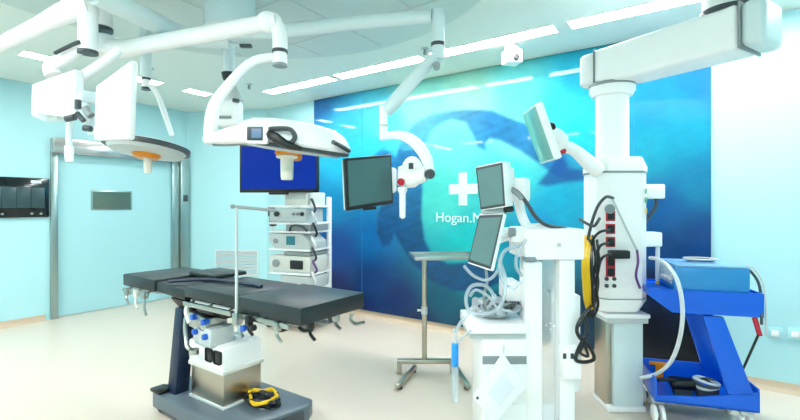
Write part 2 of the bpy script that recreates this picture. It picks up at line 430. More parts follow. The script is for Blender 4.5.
for j in range(NZ):
    for i in range(NX):
        q = (grid[j][i], grid[j][i + 1], grid[j + 1][i + 1], grid[j + 1][i])
        f = t.faces.new([v[0] for v in q])
        for l, v in zip(f.loops, q): l[cl] = v[1]
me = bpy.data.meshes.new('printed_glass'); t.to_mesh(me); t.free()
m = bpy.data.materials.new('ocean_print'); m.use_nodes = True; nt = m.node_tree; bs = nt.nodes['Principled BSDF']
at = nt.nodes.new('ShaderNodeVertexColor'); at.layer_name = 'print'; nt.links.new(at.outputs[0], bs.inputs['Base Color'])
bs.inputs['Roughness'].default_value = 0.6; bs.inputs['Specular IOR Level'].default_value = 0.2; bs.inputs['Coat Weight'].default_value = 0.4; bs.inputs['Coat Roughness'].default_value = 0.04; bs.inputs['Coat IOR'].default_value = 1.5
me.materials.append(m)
mt = thing('ocean_mural', 'wall-high glossy ocean mural of a blue whale, with a white cross and lettering', 'mural', (0, 0, 0))
mt.location = (mx0, Y2, 0); BASE[mt.name] = {'base': Matrix.Translation((mx0, Y2, 0))}
me.transform(BASE[mt.name]['base'].inverted())
o = bpy.data.objects.new('printed_glass', me); COL.objects.link(o); o.parent = mt
s = MB(); s.box(((mx0 + mx1) / 2, Y2 - .0105, (mz0 + mz1) / 2), (mx1 - mx0, .017, mz1 - mz0)); s.build('backing', 'mid_grey', mt)
for px in (362, 634): MB().box((onY(px, 206, YF).x, YF - .0005, (mz0 + mz1) / 2), (.005, .003, mz1 - mz0)).build('joint_strip', 'unit_blue', mt)
s = MB(); q = onY(463, 189, YF)
u_, v_, w_ = .05, .18, .055
s.prism([(-u_, v_), (u_, v_), (u_, w_), (.17, w_), (.17, -w_), (u_, -w_), (u_, -v_), (-u_, -v_), (-u_, -w_), (-.17, -w_), (-.17, w_), (-u_, w_)], .005, axes(Vector((q.x, YF - .005, q.z)), Vector((1, 0, 0)), Z, Vector((0, -1, 0))))
s.build('cross_emblem', 'print_white', mt)
cu = bpy.data.curves.new('lettering', 'FONT'); cu.body = 'Hogan.M'; cu.size = .165; cu.extrude = .003; cu.align_x = 'LEFT'
to = bpy.data.objects.new('lettering', cu); COL.objects.link(to)
dg = bpy.context.evaluated_depsgraph_get(); tm = bpy.data.meshes.new_from_object(to.evaluated_get(dg)); bpy.data.objects.remove(to)
q = onY(435.5, 221.5, YF); wdt = max(v.co.x for v in tm.vertices); want = onY(482, 221, YF).x - q.x
tm.transform(Matrix.Translation((q.x, YF - .003, q.z)) @ Matrix.Rotation(PI / 2, 4, 'X') @ Matrix.Diagonal((want / wdt, want / wdt * .95, 1, 1)))
tm.transform(BASE[mt.name]['base'].inverted()); tm.materials.clear(); tm.materials.append(MATS['print_white'])
to = bpy.data.objects.new('lettering', tm); COL.objects.link(to); to.parent = mt

# ---------------------------------------------------------------- operating table
TX0, TX1, TY0, TY1, TZ = -3.62, -1.72, 1.56, 2.04, 0.88
ot = thing('operating_table', 'operating table with black padded top on a grey base and steel column', 'operating table', (-2.65, 1.77, 0))
def pad(x0, x1, y0, y1, z, th=.085, rot=0.0):
    s = MB(); s.box(((x0 + x1) / 2, (y0 + y1) / 2, z - th / 2), (x1 - x0, y1 - y0, th), Matrix.Rotation(rot, 4, 'Y'), bev=.009, seg=2); return s
pad(-3.62, -3.15, TY0, TY1, .885).build('head_pad', 'vinyl', ot)
pad(-3.14, -2.78, TY0 + .01, TY1 + .02, .862, .07, .05).build('back_pad', 'vinyl', ot)
pad(-2.77, -2.22, TY0, TY1, .88, .07).build('seat_pad', 'vinyl', ot)
pad(-2.21, -1.68, TY0 - .005, TY1 + .03, .88, .095).build('leg_pad', 'vinyl', ot)
s = MB(); s.tube([(-3.0, TY0 + .02, .885), (-2.9, TY0 + .12, .892), (-2.75, TY0 + .2, .896), (-2.45, TY0 + .24, .893), (-2.3, TY0 + .24, .89)], .012, 8)
s.build('pad_strap', 'navy', ot)
s = MB(); s.box((-2.98, TY1 - .1, .90), (.34, .26, .03), bev=.012); s.build('spare_pad', 'vinyl', ot)
# side rails with clamps
for y, sg in ((TY0 + .005, -1), (TY1 - .005, 1)):
    for x0, x1 in ((-3.58, -3.2), (-2.75, -2.25), (-2.18, -1.76)):
        s = MB(); s.box(((x0 + x1) / 2, y + sg * .02, .775), (x1 - x0, .010, .028), bev=.003)
        for k in range(3): s.cyl((x0 + .05 + k * (x1 - x0 - .1) / 2, y + sg * .02, .775), (x0 + .05 + k * (x1 - x0 - .1) / 2, y - sg * .03, .79), .008, seg=8)
        s.build('side_rail', 'steel', ot)
s = MB()
s.box((-3.39, 1.80, .785), (.42, .40, .02), bev=.004); s.build('head_plate', 'light_grey', ot)
s = MB(); s.box((-2.50, 1.80, .785), (.50, .42, .02), bev=.004); s.build('seat_plate', 'light_grey', ot)
s = MB(); s.box((-1.97, 1.80, .775), (.44, .40, .02), bev=.004); s.build('leg_plate', 'light_grey', ot)
s = MB(); s.box((-2.96, 1.8, .80), (.34, .36, .02), bev=.004); s.build('back_plate', 'dark_grey', ot)
# levers and clamps hanging below the rails
for x, y, c, l in ((-3.5, TY0 - .02, 'steel', .07), (-3.36, TY0 - .02, 'cream', .09), (-3.24, TY0 - .02, 'steel', .12), (-2.16, TY0 - .02, 'steel', .09), (-2.06, TY0 - .03, 'black', .06), (-1.84, TY0 - .02, 'steel', .06), (-1.74, TY0 + .12, 'black', .07), (-1.72, TY0 + .3, 'steel', .05)):
    s = MB(); s.box((x, y, .768), (.035, .035, .05), bev=.006); s.tube([(x, y, .76), (x + .01, y - .01, .76 - l * .6), (x + .05, y - .015, .76 - l)], .009, 8)
    s.build('rail_clamp', c, ot)
for x, y, zz in ((-2.10, TY0 - .05, .72), (-2.02, TY0 - .05, .735)):
    s = MB(); s.cyl((x, y + .03, zz), (x, y, zz), .018, bev=.004); s.build('knob', 'blue_knob' if x < -2.05 else 'black', ot)
# leg-end curved hooks
for px in (276, 300, 318, 352):
    p = H(px, 320 + (0 if px < 310 else -6), .77)
    s = MB(); s.tube([p, p + Vector((.0, -.01, -.03)), p + Vector((.04, -.01, -.05)), p + Vector((.09, 0, -.035))], .010, 8); s.build('hook', 'black' if px in (276, 300) else 'steel', ot)
# hip joint and column head
s = MB(); s.hexa([(-3.02, 1.60, .77), (-2.78, 1.60, .77), (-2.78, 1.98, .77), (-3.02, 1.98, .77)], [(-2.90, 1.64, .66), (-2.76, 1.64, .66), (-2.76, 1.94, .66), (-2.90, 1.94, .66)], .01)
s.build('hinge', 'black', ot)
s = MB(); s.box((-2.63, 1.80, .73), (.30, .30, .10), bev=.02); s.box((-2.60, 1.62, .745), (.18, .05, .06), bev=.01); s.build('tilt_frame', 'black', ot)
s = MB()
s.box((-2.66, 1.66, .655), (.20, .16, .10), Matrix.Rotation(.12, 4, 'Y'), bev=.015)
s.build('motor_block', 'steel', ot)
s = MB(); s.box((-2.60, 1.665, .575), (.19, .17, .12), bev=.015); s.build('hydraulic_block', 'light_grey', ot)
for x, z in ((-2.68, .69), (-2.56, .675), (-2.66, .60), (-2.55, .585)):
    s = MB(); s.cyl((x, 1.60, z), (x, 1.555, z), .019, seg=14, bev=.003); s.build('knob', 'blue_knob', ot)
s = MB(); s.tube([(-2.82, 1.60, .66), (-2.80, 1.585, .60), (-2.76, 1.57, .54), (-2.71, 1.55, .50), (-2.62, 1.54, .49)], .014, 8)
s.cyl((-2.62, 1.54, .475), (-2.62, 1.54, .505), .03); s.build('lever', 'steel', ot)
s = MB(); s.tube([(-2.83, 1.62, .74), (-2.79, 1.59, .70), (-2.75, 1.59, .64)], .018, 8); s.build('lever', 'cream', ot)
s = MB(); s.box((-2.62, 1.76, .445), (.38, .30, .16), bev=.02); s.build('column_upper', 'white', ot)
for x in (-2.565, -2.475):
    s = MB(); s.box((x, 1.609, .46), (.075, .006, .085), bev=.012); s.build('column_window', 'black', ot)
s = MB(); s.box((-2.61, 1.76, .245), (.36, .28, .25), bev=.008); s.build('column_lower', 'steel_warm', ot)
s = MB(); s.box((-2.61, 1.76, .37), (.39, .31, .03), bev=.008); s.build('column_collar', 'cream', ot)
# navy strut down to the base
s = MB(); s.hexa([(-2.955, 1.60, .71), (-2.865, 1.60, .71), (-2.865, 1.70, .71), (-2.955, 1.70, .71)], [(-2.985, 1.56, .12), (-2.885, 1.56, .12), (-2.885, 1.66, .12), (-2.985, 1.66, .12)], .008)
s.build('support_strut', 'navy', ot)
# base
s = MB()
bp = [(-3.12, 1.54), (-3.05, 1.50), (-2.2, 1.48), (-2.13, 1.52), (-2.04, 1.96), (-2.09, 2.04), (-3.05, 2.04), (-3.12, 1.98)]
s.prism(bp, .10, Matrix.Translation((0, 0, .145)), bev=.012); s.build('base', 'table_grey', ot)
s = MB(); s.box((-2.61, 1.77, .15), (.39, .32, .02), bev=.006); s.build('base_cover', 'light_grey', ot)
s = MB(); s.box((-2.12, 1.52, .125), (.09, .012, .09)); s.box((-2.075, 1.77, .095), (.012, .3, .06), Matrix.Rotation(-.23, 4, 'Z')); s.build('bumper', 'dark_grey', ot)
for x, y in ((-3.05, 1.56), (-3.05, 1.96), (-2.22, 1.57), (-2.18, 1.95)):
    s = MB(); s.cyl((x - .0, y - .018, .04), (x, y + .018, .04), .04, seg=20, bev=.004)
    s.box((x, y, .05), (.05, .06, .02)); s.build('caster', 'rubber', ot)
s = MB(); s.box((-3.02, 1.545, .158), (.12, .10, .025), bev=.008); s.build('brake_pedal', 'black', ot)

# coiled cable on the base
cc = Vector((-2.27, 1.72, .16))
cc = H(263, 398, .185); cc.z = .149
random.seed(4)
t = thing('coiled_cable', 'coiled black and yellow cable lying on the operating table base', 'cable', cc)
for nm, cM, z0, ph in (('cable', 'black', .0, 0), ('cable', 'black', .01, 1.2), ('cable', 'black', .028, 2.0), ('cable', 'yellow', .034, 4.0)):
    pts = [cc + Vector(((.105 + .025 * math.sin(3 * u + ph)) * math.cos(u + ph), (.075 + .02 * math.cos(2 * u + ph)) * math.sin(u + ph), z0 + .006 + .006 * math.sin(5 * u) + u * .0012)) for u in [k * .5 for k in range(24)]]
    if nm == 'cable' and cM == 'black' and z0 == 0: pts += [cc + Vector((-.16, -.0, .012)), cc + Vector((-.2, .04, .012))]
    MB().tube(pts, .009, 6).build(nm, cM, t)

# anaesthesia screen frame standing over the table
p0 = P(236.5, 207, 2.48); bx = p0.x; by = p0.y
t = thing('screen_frame', 'thin steel T-shaped drape pole clamped to the operating table', 'drape frame', (bx, by, .78))
s = MB(); s.cyl((bx, by, .72), (bx, by, p0.z), .0085, seg=12); s.build('pole', 'light_grey', t)
e = P(276, 210.5, 2.48)
s = MB(); s.cyl(P(232.5, 206.5, 2.48), e, .009, seg=12); s.ball(P(232.5, 206.5, 2.48), .013, seg=10); s.build('crossbar', 'mid_grey', t)
s = MB(); s.box((bx, by + .005, .765), (.045, .045, .07), bev=.008); s.build('clamp', 'steel', t)

# ---------------------------------------------------------------- endoscopy tower behind the table
tb = P(301, 206, 5.2); tb.z = 0
ta = math.radians(12)
et = thing('equipment_tower', 'white rolling equipment tower of stacked devices beneath the blue monitor', 'medical cart', tb, rz=ta)
TM = yawed(tb, ta)
def tz(py): return 1.4 + (206 - py) / FPX * 5.0
s = MB(TM)
s.box((0, 0, .13), (.66, .56, .07), bev=.02); s.build('base', 'cream', et)
for x, y in ((-.28, -.22), (.28, -.22), (-.28, .22), (.28, .22)):
    s = MB(TM); s.cyl((x - .02, y, .05), (x + .02, y, .05), .05, bev=.005); s.box((x, y, .085), (.03, .03, .04)); s.build('caster', 'dark_grey', et)
for x in (-.20, .25):
    s = MB(TM); s.box((x, .22, .83), (.05, .05, 1.36), bev=.01); s.build('post', 'white_soft', et)
for py in (206.5, 223.5, 232, 250, 274, 290):
    s = MB(TM); s.box((-.01, 0, tz(py)), (.56, .46, .022), bev=.006); s.build('shelf', 'white', et)
def dev(name, x, py0, py1, w_, m, d=.36, par=et):
    z0, z1 = tz(py1), tz(py0)
    return MB(TM).box((x, -.03, (z0 + z1) / 2), (w_, d, z1 - z0), bev=.008).build(name, m, par)
d = dev('insufflator', .08, 192, 206, .32, 'cream')
MB(TM).box((.08, -.213, tz(197)), (.26, .006, .05)).build('display_strip', 'light_grey', d)
d = dev('camera_unit', -.04, 208.5, 222, .50, 'light_grey')
for x, r_ in ((-.18, .032), (.05, .016), (.11, .016), (.17, .022)):
    MB(TM).cyl((x, -.21, tz(214)), (x, -.235, tz(214)), r_, seg=16, bev=.003).build('knob', 'black' if x in (-.18, .17) else 'mid_grey', d)
d = dev('camera_head_box', .11, 224.5, 231, .34, 'mid_grey')
s = MB(TM); s.tube([(.0, -.22, tz(231)), (.04, -.24, tz(226)), (.12, -.24, tz(225)), (.2, -.24, tz(227)), (.24, -.22, tz(231))], .012, 8); s.build('carry_handle', 'dark_grey', et)
z0, z1 = tz(249), tz(234); zc = (z0 + z1) / 2
s = MB(TM); s.prism([(-.30, z1), (.16, z1), (.27, zc), (.27, z0), (-.22, z0), (-.30, zc)], .34, axes(Vector((0, -.21, 0)), Vector((1, 0, 0)), Z, Vector((0, -1, 0))), .008)
d = s.build('light_source', 'light_grey', et)
MB(TM).box((.01, -.215, zc + .01), (.12, .01, .10), bev=.004).build('touch_screen', 'screen_teal', d)
MB(TM).cyl((-.2, -.21, zc), (-.2, -.222, zc), .03, seg=16).build('port', 'mid_grey', d)
d = dev('processor', -.01, 256, 273, .56, 'cream', .36)
MB(TM).box((.09, -.215, tz(264.5)), (.17, .01, .10), bev=.01).build('display', 'black', d)
MB(TM).cyl((-.19, -.21, tz(264)), (-.19, -.235, tz(264)), .045, seg=20, bev=.004).build('dial', 'mid_grey', d)
MB(TM).box((.02, -.212, tz(272)), (.5, .008, .02)).build('trim', 'light_grey', d)
d = dev('recorder', .09, 252, 255.5, .36, 'mid_grey')
d = dev('printer', .07, 276, 288, .42, 'light_grey')
d = dev('power_box', 0, 300, 322, .5, 'cream')
for k in range(7):
    x = .27 + .01 * (k % 3); z = tz(200 + k * 12)
    s = MB(TM); s.tube([(x - .06, -.1, z), (x + .02, -.2, z - .02 * (k % 2)), (x + .035, -.16, z - .1), (x - .01, -.12, z - .14)], .013, 7)
    s.build('cable', ('dark_grey', 'hose', 'black', 'white', 'dark_grey', 'purple', 'white')[k], et)
for k, c_ in enumerate(('black', 'black')):
    z = tz(210 + k * 10)
    s = MB(TM); s.box((-.33 + .02 * k, -.12, z - .02), (.06, .08, .12), bev=.015); s.build('camera_head', c_, et)
s = MB(TM); s.tube([(-.31, -.1, tz(205)), (-.33, -.12, tz(218)), (-.30, -.14, tz(232)), (-.22, -.16, tz(240))], .008, 7); s.build('cable', 'hose', et)
# big blue monitor
mc = P(278.5, 168.5, 4.9)
ma = YAW + math.radians(-4)
bm_ = thing('monitor', 'large wide monitor with plain bright blue screen, above the equipment tower', 'monitor', Vector((mc.x, mc.y, mc.z - .28)), rz=ma)
BM = Matrix.Translation(mc) @ Matrix.Rotation(ma, 4, 'Z')
MB(BM).box((0, .03, 0), (.90, .05, .535), bev=.01).build('housing', 'black', bm_)
MB(BM).box((0, .002, .01), (.85, .006, .475)).build('screen', 'screen_blue', bm_)
MB(BM).box((0, .01, -.277), (.22, .04, .03), bev=.008).build('sensor_bar', 'black', bm_)
s = MB(BM); s.box((0, .08, -.02), (.2, .06, .2), bev=.01); s.cyl((.05, .11, -.02), (.12, .19, -.30), .03); s.build('bracket', 'mid_grey', bm_)

# ---------------------------------------------------------------- steel instrument stand
sp = H(424.5, 374, 0.0); sD = 3.67
sp = P(424.5, 206, sD); sp.z = 0
t = thing('instrument_stand', 'bare stainless steel instrument stand with a thin tray top, before the mural', 'instrument stand', sp)
top = 1.4 - 52 / FPX * sD
c0 = P(412, 258, sD - .1); c1 = P(470, 263, sD - .05)
ux = Vector((c1.x - c0.x, c1.y - c0.y, 0)).normalized(); uy = Vector((-ux.y, ux.x, 0))
cen = P(443, 259, sD + .1); cen.z = top
M = axes(cen, ux, uy, Z)
s = MB(M); s.box((0, 0, 0), (.54, .38, .016), bev=.006)
for y in (-.185, .185): s.box((0, y, .012), (.54, .012, .024), bev=.003)
for x in (-.265, .265): s.box((x, 0, .012), (.012, .38, .024), bev=.003)
s.build('tray_top', 'steel', t)
s = MB(); s.cyl((sp.x, sp.y, .10), (sp.x, sp.y, top - .005), .021, seg=20); s.build('pole', 'steel_warm', t)
s = MB(); s.cyl((sp.x, sp.y, .50), (sp.x, sp.y, .56), .027); s.cyl((sp.x, sp.y, .53), Vector((sp.x, sp.y, .53)) - R * .06, .010); s.build('height_knob', 'light_grey', t)
L = axes(Vector((sp.x, sp.y, 0)), R, F, Z)
s = MB(L); s.box((0, 0, .105), (.46, .05, .035), bev=.006); s.build('base_bar', 'steel_warm', t)
for x in (-.21, .23):
    s = MB(L); s.box((x, 0, .06), (.04, .05, .10), bev=.006); s.box((x + .06, -.14, .035), (.035, .44, .03), Matrix.Rotation(-.35 if x < 0 else .1, 4, 'Z'), bev=.006); s.build('foot', 'steel_warm', t)
    for y in (-.30, .04):
        q = (x + .06 - (y + .14) * (-.34 if x < 0 else .1), y, .012)
        s = MB(L); s.cyl((q[0], q[1], .0), (q[0], q[1], .022), .02, seg=12); s.build('rubber_tip', 'dark_grey', t)

# ---------------------------------------------------------------- ceiling camera and sprinklers
q = P(512, 50, 4.05); q.z = CEIL
t = thing('ceiling_camera', 'small white box camera with dark lens, on the ceiling before the mural', 'camera', q)
M = Matrix.Translation(q) @ Matrix.Rotation(YAW + .25, 4, 'Z')
MB(M).cyl((0, 0, 0), (0, 0, -.04), .07, bev=.004).build('mount', 'white', t)
MB(M).box((0, 0, -.10), (.15, .15, .13), bev=.02).build('housing', 'white', t)
MB(M).cyl((0, -.07, -.125), (0, -.09, -.125), .028, bev=.003).build('lens', 'black', t)
for i, (px, py, lab) in enumerate(((249, 84, 'above the blue monitor'), (150, 68, 'left, above the door'), (425, 48, 'by the grey arm joint, back row'))):
    q = P(px, py, (CEIL - EYE) * FPX / (206 - py)); q.z = CEIL
    t = thing('ceiling_sprinkler', 'tiny grey ceiling sprinkler head, ' + lab, 'sprinkler', q, 'ceiling sprinklers')
    MB().cyl(q, q - Z * .012, .035).build('plate', 'light_grey', t)
    MB().cyl(q - Z * .01, q - Z * .06, .012, .018, seg=12).build('head', 'mid_grey', t)

# ---------------------------------------------------------------- front surgical light on its boom
def vz(p, z): return Vector((p.x, p.y, z))
LD = 2.5
q0 = P(101, 60, 2.73)
t = thing('surgical_light', 'large white surgical light with grey control panel, hanging before the blue monitor', 'surgical light', (q0.x, q0.y, CEIL))
M0 = vz(q0, 0)
MB().cyl(vz(q0, CEIL), vz(q0, 2.50), .062, seg=28).build('ceiling_tube', 'white', t)
MB().cyl(vz(q0, CEIL), vz(q0, CEIL - .05), .16, seg=32, bev=.01).build('ceiling_flange', 'white', t)
MB().cyl(vz(q0, 2.505), vz(q0, 2.485), .066, seg=28).build('ring', 'dark_grey', t)
s = MB(); s.cyl(P(101, 36, 2.73), P(103, 55, 2.73), .075, bev=.02)
s.tube([P(98, 44, 2.74), P(120, 49, 2.72), P(150, 44, 2.68), P(265, 23, 2.5), P(272, 22, 2.5)], .05, 16, rad=[.06, .056, .048, .046, .046])
s.build('boom', 'white', t)
s = MB(); s.ball(P(268, 22, 2.5), .058, (1.1, 1.1, 1)); s.tube([P(262, 21, 2.5), P(271, 22, 2.5), P(279, 30, 2.5), P(280, 40, 2.5), P(280, 52, 2.5)], .042, 16)
s.build('elbow', 'white', t)
MB().cyl(P(280, 50, 2.5), P(280, 53, 2.5), .044).build('ring', 'dark_grey', t)
s = MB(); s.cyl(P(280, 53, 2.5), P(280, 66, 2.5), .040, bev=.006); s.build('swivel', 'white', t)
MB().cyl(P(280, 64, 2.5), P(280, 66.5, 2.5), .041).build('ring', 'mid_grey', t)
s = MB(); s.tube([P(279, 58, 2.5), P(266, 58, 2.48), P(252, 62, 2.46), P(240, 72, 2.44), P(228, 86, 2.42), P(217, 101, 2.42), P(212, 116, 2.42), P(211, 134, 2.42), P(213, 142, 2.42)], .03, 16,
       rad=[.026, .025, .025, .026, .029, .033, .036, .038, .035])
s.build('yoke_arm', 'white', t)
# lamp head
hc = P(293, 142, 2.5); tilt = math.radians(8)
Ya = (F * .96 + Z * .10).normalized(); Xa = (R * math.cos(tilt) - Z * math.sin(tilt) + F * .12).normalized(); Za = Xa.cross(Ya).normalized(); Ya = Za.cross(Xa)
HM = axes(hc, Xa, Ya, Za)
s = MB(HM); s.lathe([(.01, .115), (.14, .112), (.23, .098), (.29, .065), (.322, .022), (.33, -.005), (.32, -.02), (.01, -.02)], Matrix(), 64)
h = s.build('lamp_head', 'white', t)
s = MB(HM); s.lathe([(.01, -.019), (.324, -.019), (.322, -.036), (.30, -.042), (.01, -.042)], Matrix(), 64); s.build('lens_rim', 'dark_grey', h)
s = MB(HM); s.lathe([(.01, -.0425), (.27, -.0425), (.265, -.054), (.01, -.064)], Matrix(), 48); s.build('lens', 'light_grey', h)
s = MB(HM); s.lathe([(.05, -.062), (.062, -.066), (.06, -.095), (.04, -.105), (.01, -.105)], Matrix(), 24); s.build('handle_mount', 'orange', h)
q = P(287, 150, 2.43)
s = MB(); s.lathe([(.005, -.03), (.055, -.03), (.06, -.036), (.055, -.045), (.036, -.05), (.034, -.15), (.030, -.165), (.005, -.165)], Matrix.Translation(q) , 24)
s.build('sterile_handle', 'handle', t)
MB().lathe([(.005, .01), (.06, .01), (.066, -.02), (.05, -.032), (.005, -.032)], Matrix.Translation(q), 24).build('orange_collar', 'orange', t)
# side wing with control panel
s = MB(); s.tube([P(209, 139, 2.40), P(222, 137, 2.33), P(242, 134, 2.24), P(262, 134, 2.20)], .04, 18, rad=[.022, .038, .050, .046]); s.ball(P(209, 139, 2.40), .032)
s.build('support_wing', 'white', t)
s = MB(); s.tube([P(214, 144, 2.40), P(232, 144, 2.32), P(246, 142, 2.26)], .012, 8); s.build('wing_seam', 'mid_grey', t)
pc = P(256, 133.5, 2.145); PM = axes(pc, (R * .99 + F * -.12).normalized(), Z, (R * .12 + F * .99).normalized() * -1)
PM = axes(pc, (R).normalized(), Z, -F)
MB(PM).box((0, 0, -.02), (.12, .10, .04), bev=.018).build('panel_bezel', 'white', t)
pb = MB(PM).box((-.005, 0, .001), (.078, .068, .008), bev=.0035).build('control_panel', 'dark_grey', t)
MB(PM).box((0.004, 0, .005), (.048, .046, .004), bev=.0015).build('display', 'display_blue', pb)
s = MB(); s.tube([P(270, 129, 2.17), P(282, 128.5, 2.16), P(291, 130, 2.16), P(295, 137, 2.16), P(290, 143, 2.17), P(280, 140, 2.18)], .012, 10); s.build('grip_handle', 'dark_grey', t)
s = MB(); s.tube([P(268, 134, 2.17), P(276, 138, 2.15), P(288, 145, 2.16), P(302, 149, 2.18)], .016, 8, rad=[.02, .026, .018, .010]); s.build('grip_bracket', 'black', t)
s = MB(); s.tube([P(333, 142, 2.26), P(341, 146, 2.32), P(349, 151, 2.42)], .012, 8); s.build('end_grip', 'dark_grey', t)

# ---------------------------------------------------------------- second surgical light, farther left
BD = 3.5
qb = P(146, 60, BD)
t = thing('surgical_light', 'slim surgical light with orange handle mount, hanging in front of the door header', 'surgical light', (qb.x, qb.y, CEIL))
MB().cyl(vz(qb, CEIL), P(146, 78, BD), .040, seg=20).build('ceiling_tube', 'arm_grey', t)
MB().cyl(P(146, 77, BD), P(146, 80, BD), .034).build('ring', 'dark_grey', t)
MB().cyl(P(146, 80, BD), P(146, 88, BD), .030).build('swivel', 'white_soft', t)
MB().cyl(P(146, 87.5, BD), P(146, 90, BD), .034).build('ring', 'dark_grey', t)
MB().tube([P(147, 84, BD), P(156, 92, BD), P(164, 112, BD), P(172, 136, BD)], .03, 12, rad=[.018, .020, .022, .018]).build('yoke_arm', 'white_soft', t)
hb = P(148, 146, BD)
Yb = (F - Z * .14 + R * .05).normalized(); Xb = (R - Z * .07).normalized(); Zb = Xb.cross(Yb).normalized(); Yb = Zb.cross(Xb)
BMx = axes(hb, Xb, Yb, Zb)
h = MB(BMx).lathe([(.01, .03), (.16, .028), (.24, .02), (.295, .008), (.30, .0), (.01, .0)], Matrix(), 56).build('lamp_head', 'white_soft', t)
MB(BMx).lathe([(.01, .001), (.309, .001), (.309, -.030), (.29, -.034), (.01, -.034)], Matrix(), 56).build('lens_rim', 'dark_grey', h)
MB(BMx).lathe([(.01, -.0345), (.28, -.0345), (.262, -.06), (.01, -.075)], Matrix(), 48).build('lens', 'light_grey', h)
MB(BMx).lathe([(.01, -.06), (.10, -.06), (.105, -.075), (.08, -.10), (.01, -.10)], Matrix(), 32).build('handle_mount', 'orange', h)
qh = hb - Z * .085
MB().lathe([(.005, .0), (.032, 0), (.030, -.10), (.026, -.135), (.005, -.135)], Matrix.Translation(qh), 20).build('sterile_handle', 'handle', t)

# ---------------------------------------------------------------- twin white carrier panels on the left boom
qc = P(88, 50, 2.45)
t = thing('monitor_boom', 'white ceiling boom with two monitors seen from behind, hanging at the upper left', 'monitor boom', (qc.x, qc.y, CEIL))
MB().cyl(vz(qc, CEIL), P(88, 51, 2.45), .048, seg=24).build('ceiling_tube', 'white', t)
MB().cyl(vz(qc, CEIL), vz(qc, CEIL - .05), .13, seg=32, bev=.01).build('ceiling_flange', 'white', t)
MB().cyl(P(88, 51, 2.45), P(88, 54, 2.45), .050).build('ring', 'dark_grey', t)
s = MB(); s.tube([P(92, 6, 2.45), P(72, 10, 2.46), P(40, 25, 2.55), P(0, 45, 2.72), P(-60, 74, 3.0)], .046, 16, rad=[.066, .062, .046, .044, .042]); s.build('boom', 'white', t)
s = MB(); s.ball(P(-60, 74, 3.0), .06); s.cyl(P(-60, 72, 3.0), P(-60, 100, 3.0), .04); s.build('boom_joint', 'white', t)
s = MB(); s.tube([P(88, 44, 2.45), P(66, 58, 2.47), P(52, 66, 2.5), P(54, 76, 2.5)], .05, 14, rad=[.03, .034, .04, .045]); s.build('carrier_arm', 'white', t)
MB().tube([P(80, 42, 2.40), P(74, 44, 2.40), P(55, 53, 2.42)], .011, 8).build('cable_channel', 'dark_grey', t)
s = MB(); s.tube([P(118, 50, 2.5), P(112, 56, 2.48), P(95, 68, 2.45), P(76, 80, 2.40)], .026, 12); s.build('carrier_arm', 'white', t)
def slab(front, D, th, name, m, bev=.012):     # real slab with corners at their own distances
    a = [P(x, y, d) for (x, y), d in zip(front, D)]
    n = (a[1] - a[0]).cross(a[3] - a[0]).normalized()
    if n.dot(F) < 0: n = -n
    return MB().hexa(a, [v + n * th for v in a], bev).build(name, m, t)
slab([(31, 84), (76, 68), (75, 119), (30, 112)], (2.36, 2.34, 2.34, 2.36), .06, 'monitor', 'white')
s = MB(); s.tube([P(36, 113, 2.5), P(48, 116, 2.45), P(62, 116, 2.40)], .03, 12, rad=[.025, .035, .028]); s.build('monitor_hub', 'arm_grey', t)
slab([(95, 86), (132, 59), (129, 139), (93, 140)], (2.24, 2.22, 2.22, 2.24), .05, 'monitor', 'white')
s = MB(); s.box(P(88, 98, 2.4), (.08, .1, .07), bev=.02); s.tube([P(80, 92, 2.38), P(84, 108, 2.38), P(90, 122, 2.38), P(94, 134, 2.4)], .03, 12); s.build('bracket', 'arm_grey', t)
for p_, q_, r_ in (((78, 100), (78, 109), .016), ((66, 119), (75, 117), .017), ((77, 113), (84, 121), .013), ((85, 108), (91, 116), .020), ((84, 128), (91, 129), .016)):
    MB().tube([P(*p_, 2.30), P(*q_, 2.30)], r_, 12, smooth=False).build('knob', 'dark_grey' if r_ != .020 else 'mid_grey', t)
s = MB(); s.tube([P(72, 110, 2.38), P(70, 122, 2.38), P(69, 136, 2.38), P(69.5, 146, 2.38)], .016, 10); s.build('handle_stem', 'arm_grey', t)
MB().lathe([(.005, 0), (.022, 0), (.021, -.06), (.018, -.085), (.005, -.085)], Matrix.Translation(P(69.5, 146, 2.38)), 16).build('sterile_handle', 'white', t)

# ---------------------------------------------------------------- grey ceiling column and the boom of the hanging monitor
qd = P(230, 20, 3.0)
t = thing('monitor_boom', 'pale grey ceiling column with boom arms carrying the hanging dark monitor', 'monitor boom', (qd.x, qd.y, CEIL))
M = Matrix.Translation(vz(qd, 0)) @ Matrix.Rotation(YAW + .5, 4, 'Z')
s = MB(M); s.lathe([(.165, CEIL), (.165, 2.60), (.15, 2.585), (.01, 2.585)], Matrix(), 32); s.build('ceiling_cover', 'arm_grey', t)
s = MB(); s.tube([P(228, 38, 3.0), P(185, 36, 2.9), P(150, 20, 2.6), P(95, -6, 2.3)], .07, 14, rad=[.07, .062, .058, .056]); s.build('boom', 'arm_grey', t)
s = MB(); s.cyl(vz(P(95, -6, 2.3), CEIL), P(95, 0, 2.3), .05); s.build('hanger', 'arm_grey', t)
s = MB(); s.tube([P(232, 34, 3.0), P(300, 29, 2.92), P(370, 21, 2.82), P(432, 16, 2.72)], .045, 16, rad=[.05, .045, .043, .042]); s.build('boom', 'arm_grey', t)
s = MB(); s.cyl(P(438, 10, 2.72), P(438, 46, 2.72), .042, bev=.012); s.build('elbow', 'arm_grey', t)
MB().cyl(P(438, 43, 2.72), P(438, 46.5, 2.72), .044).build('ring', 'dark_grey', t)
MB().cyl(P(438, 46, 2.72), P(438, 60, 2.72), .042, bev=.008).build('swivel', 'arm_grey', t)
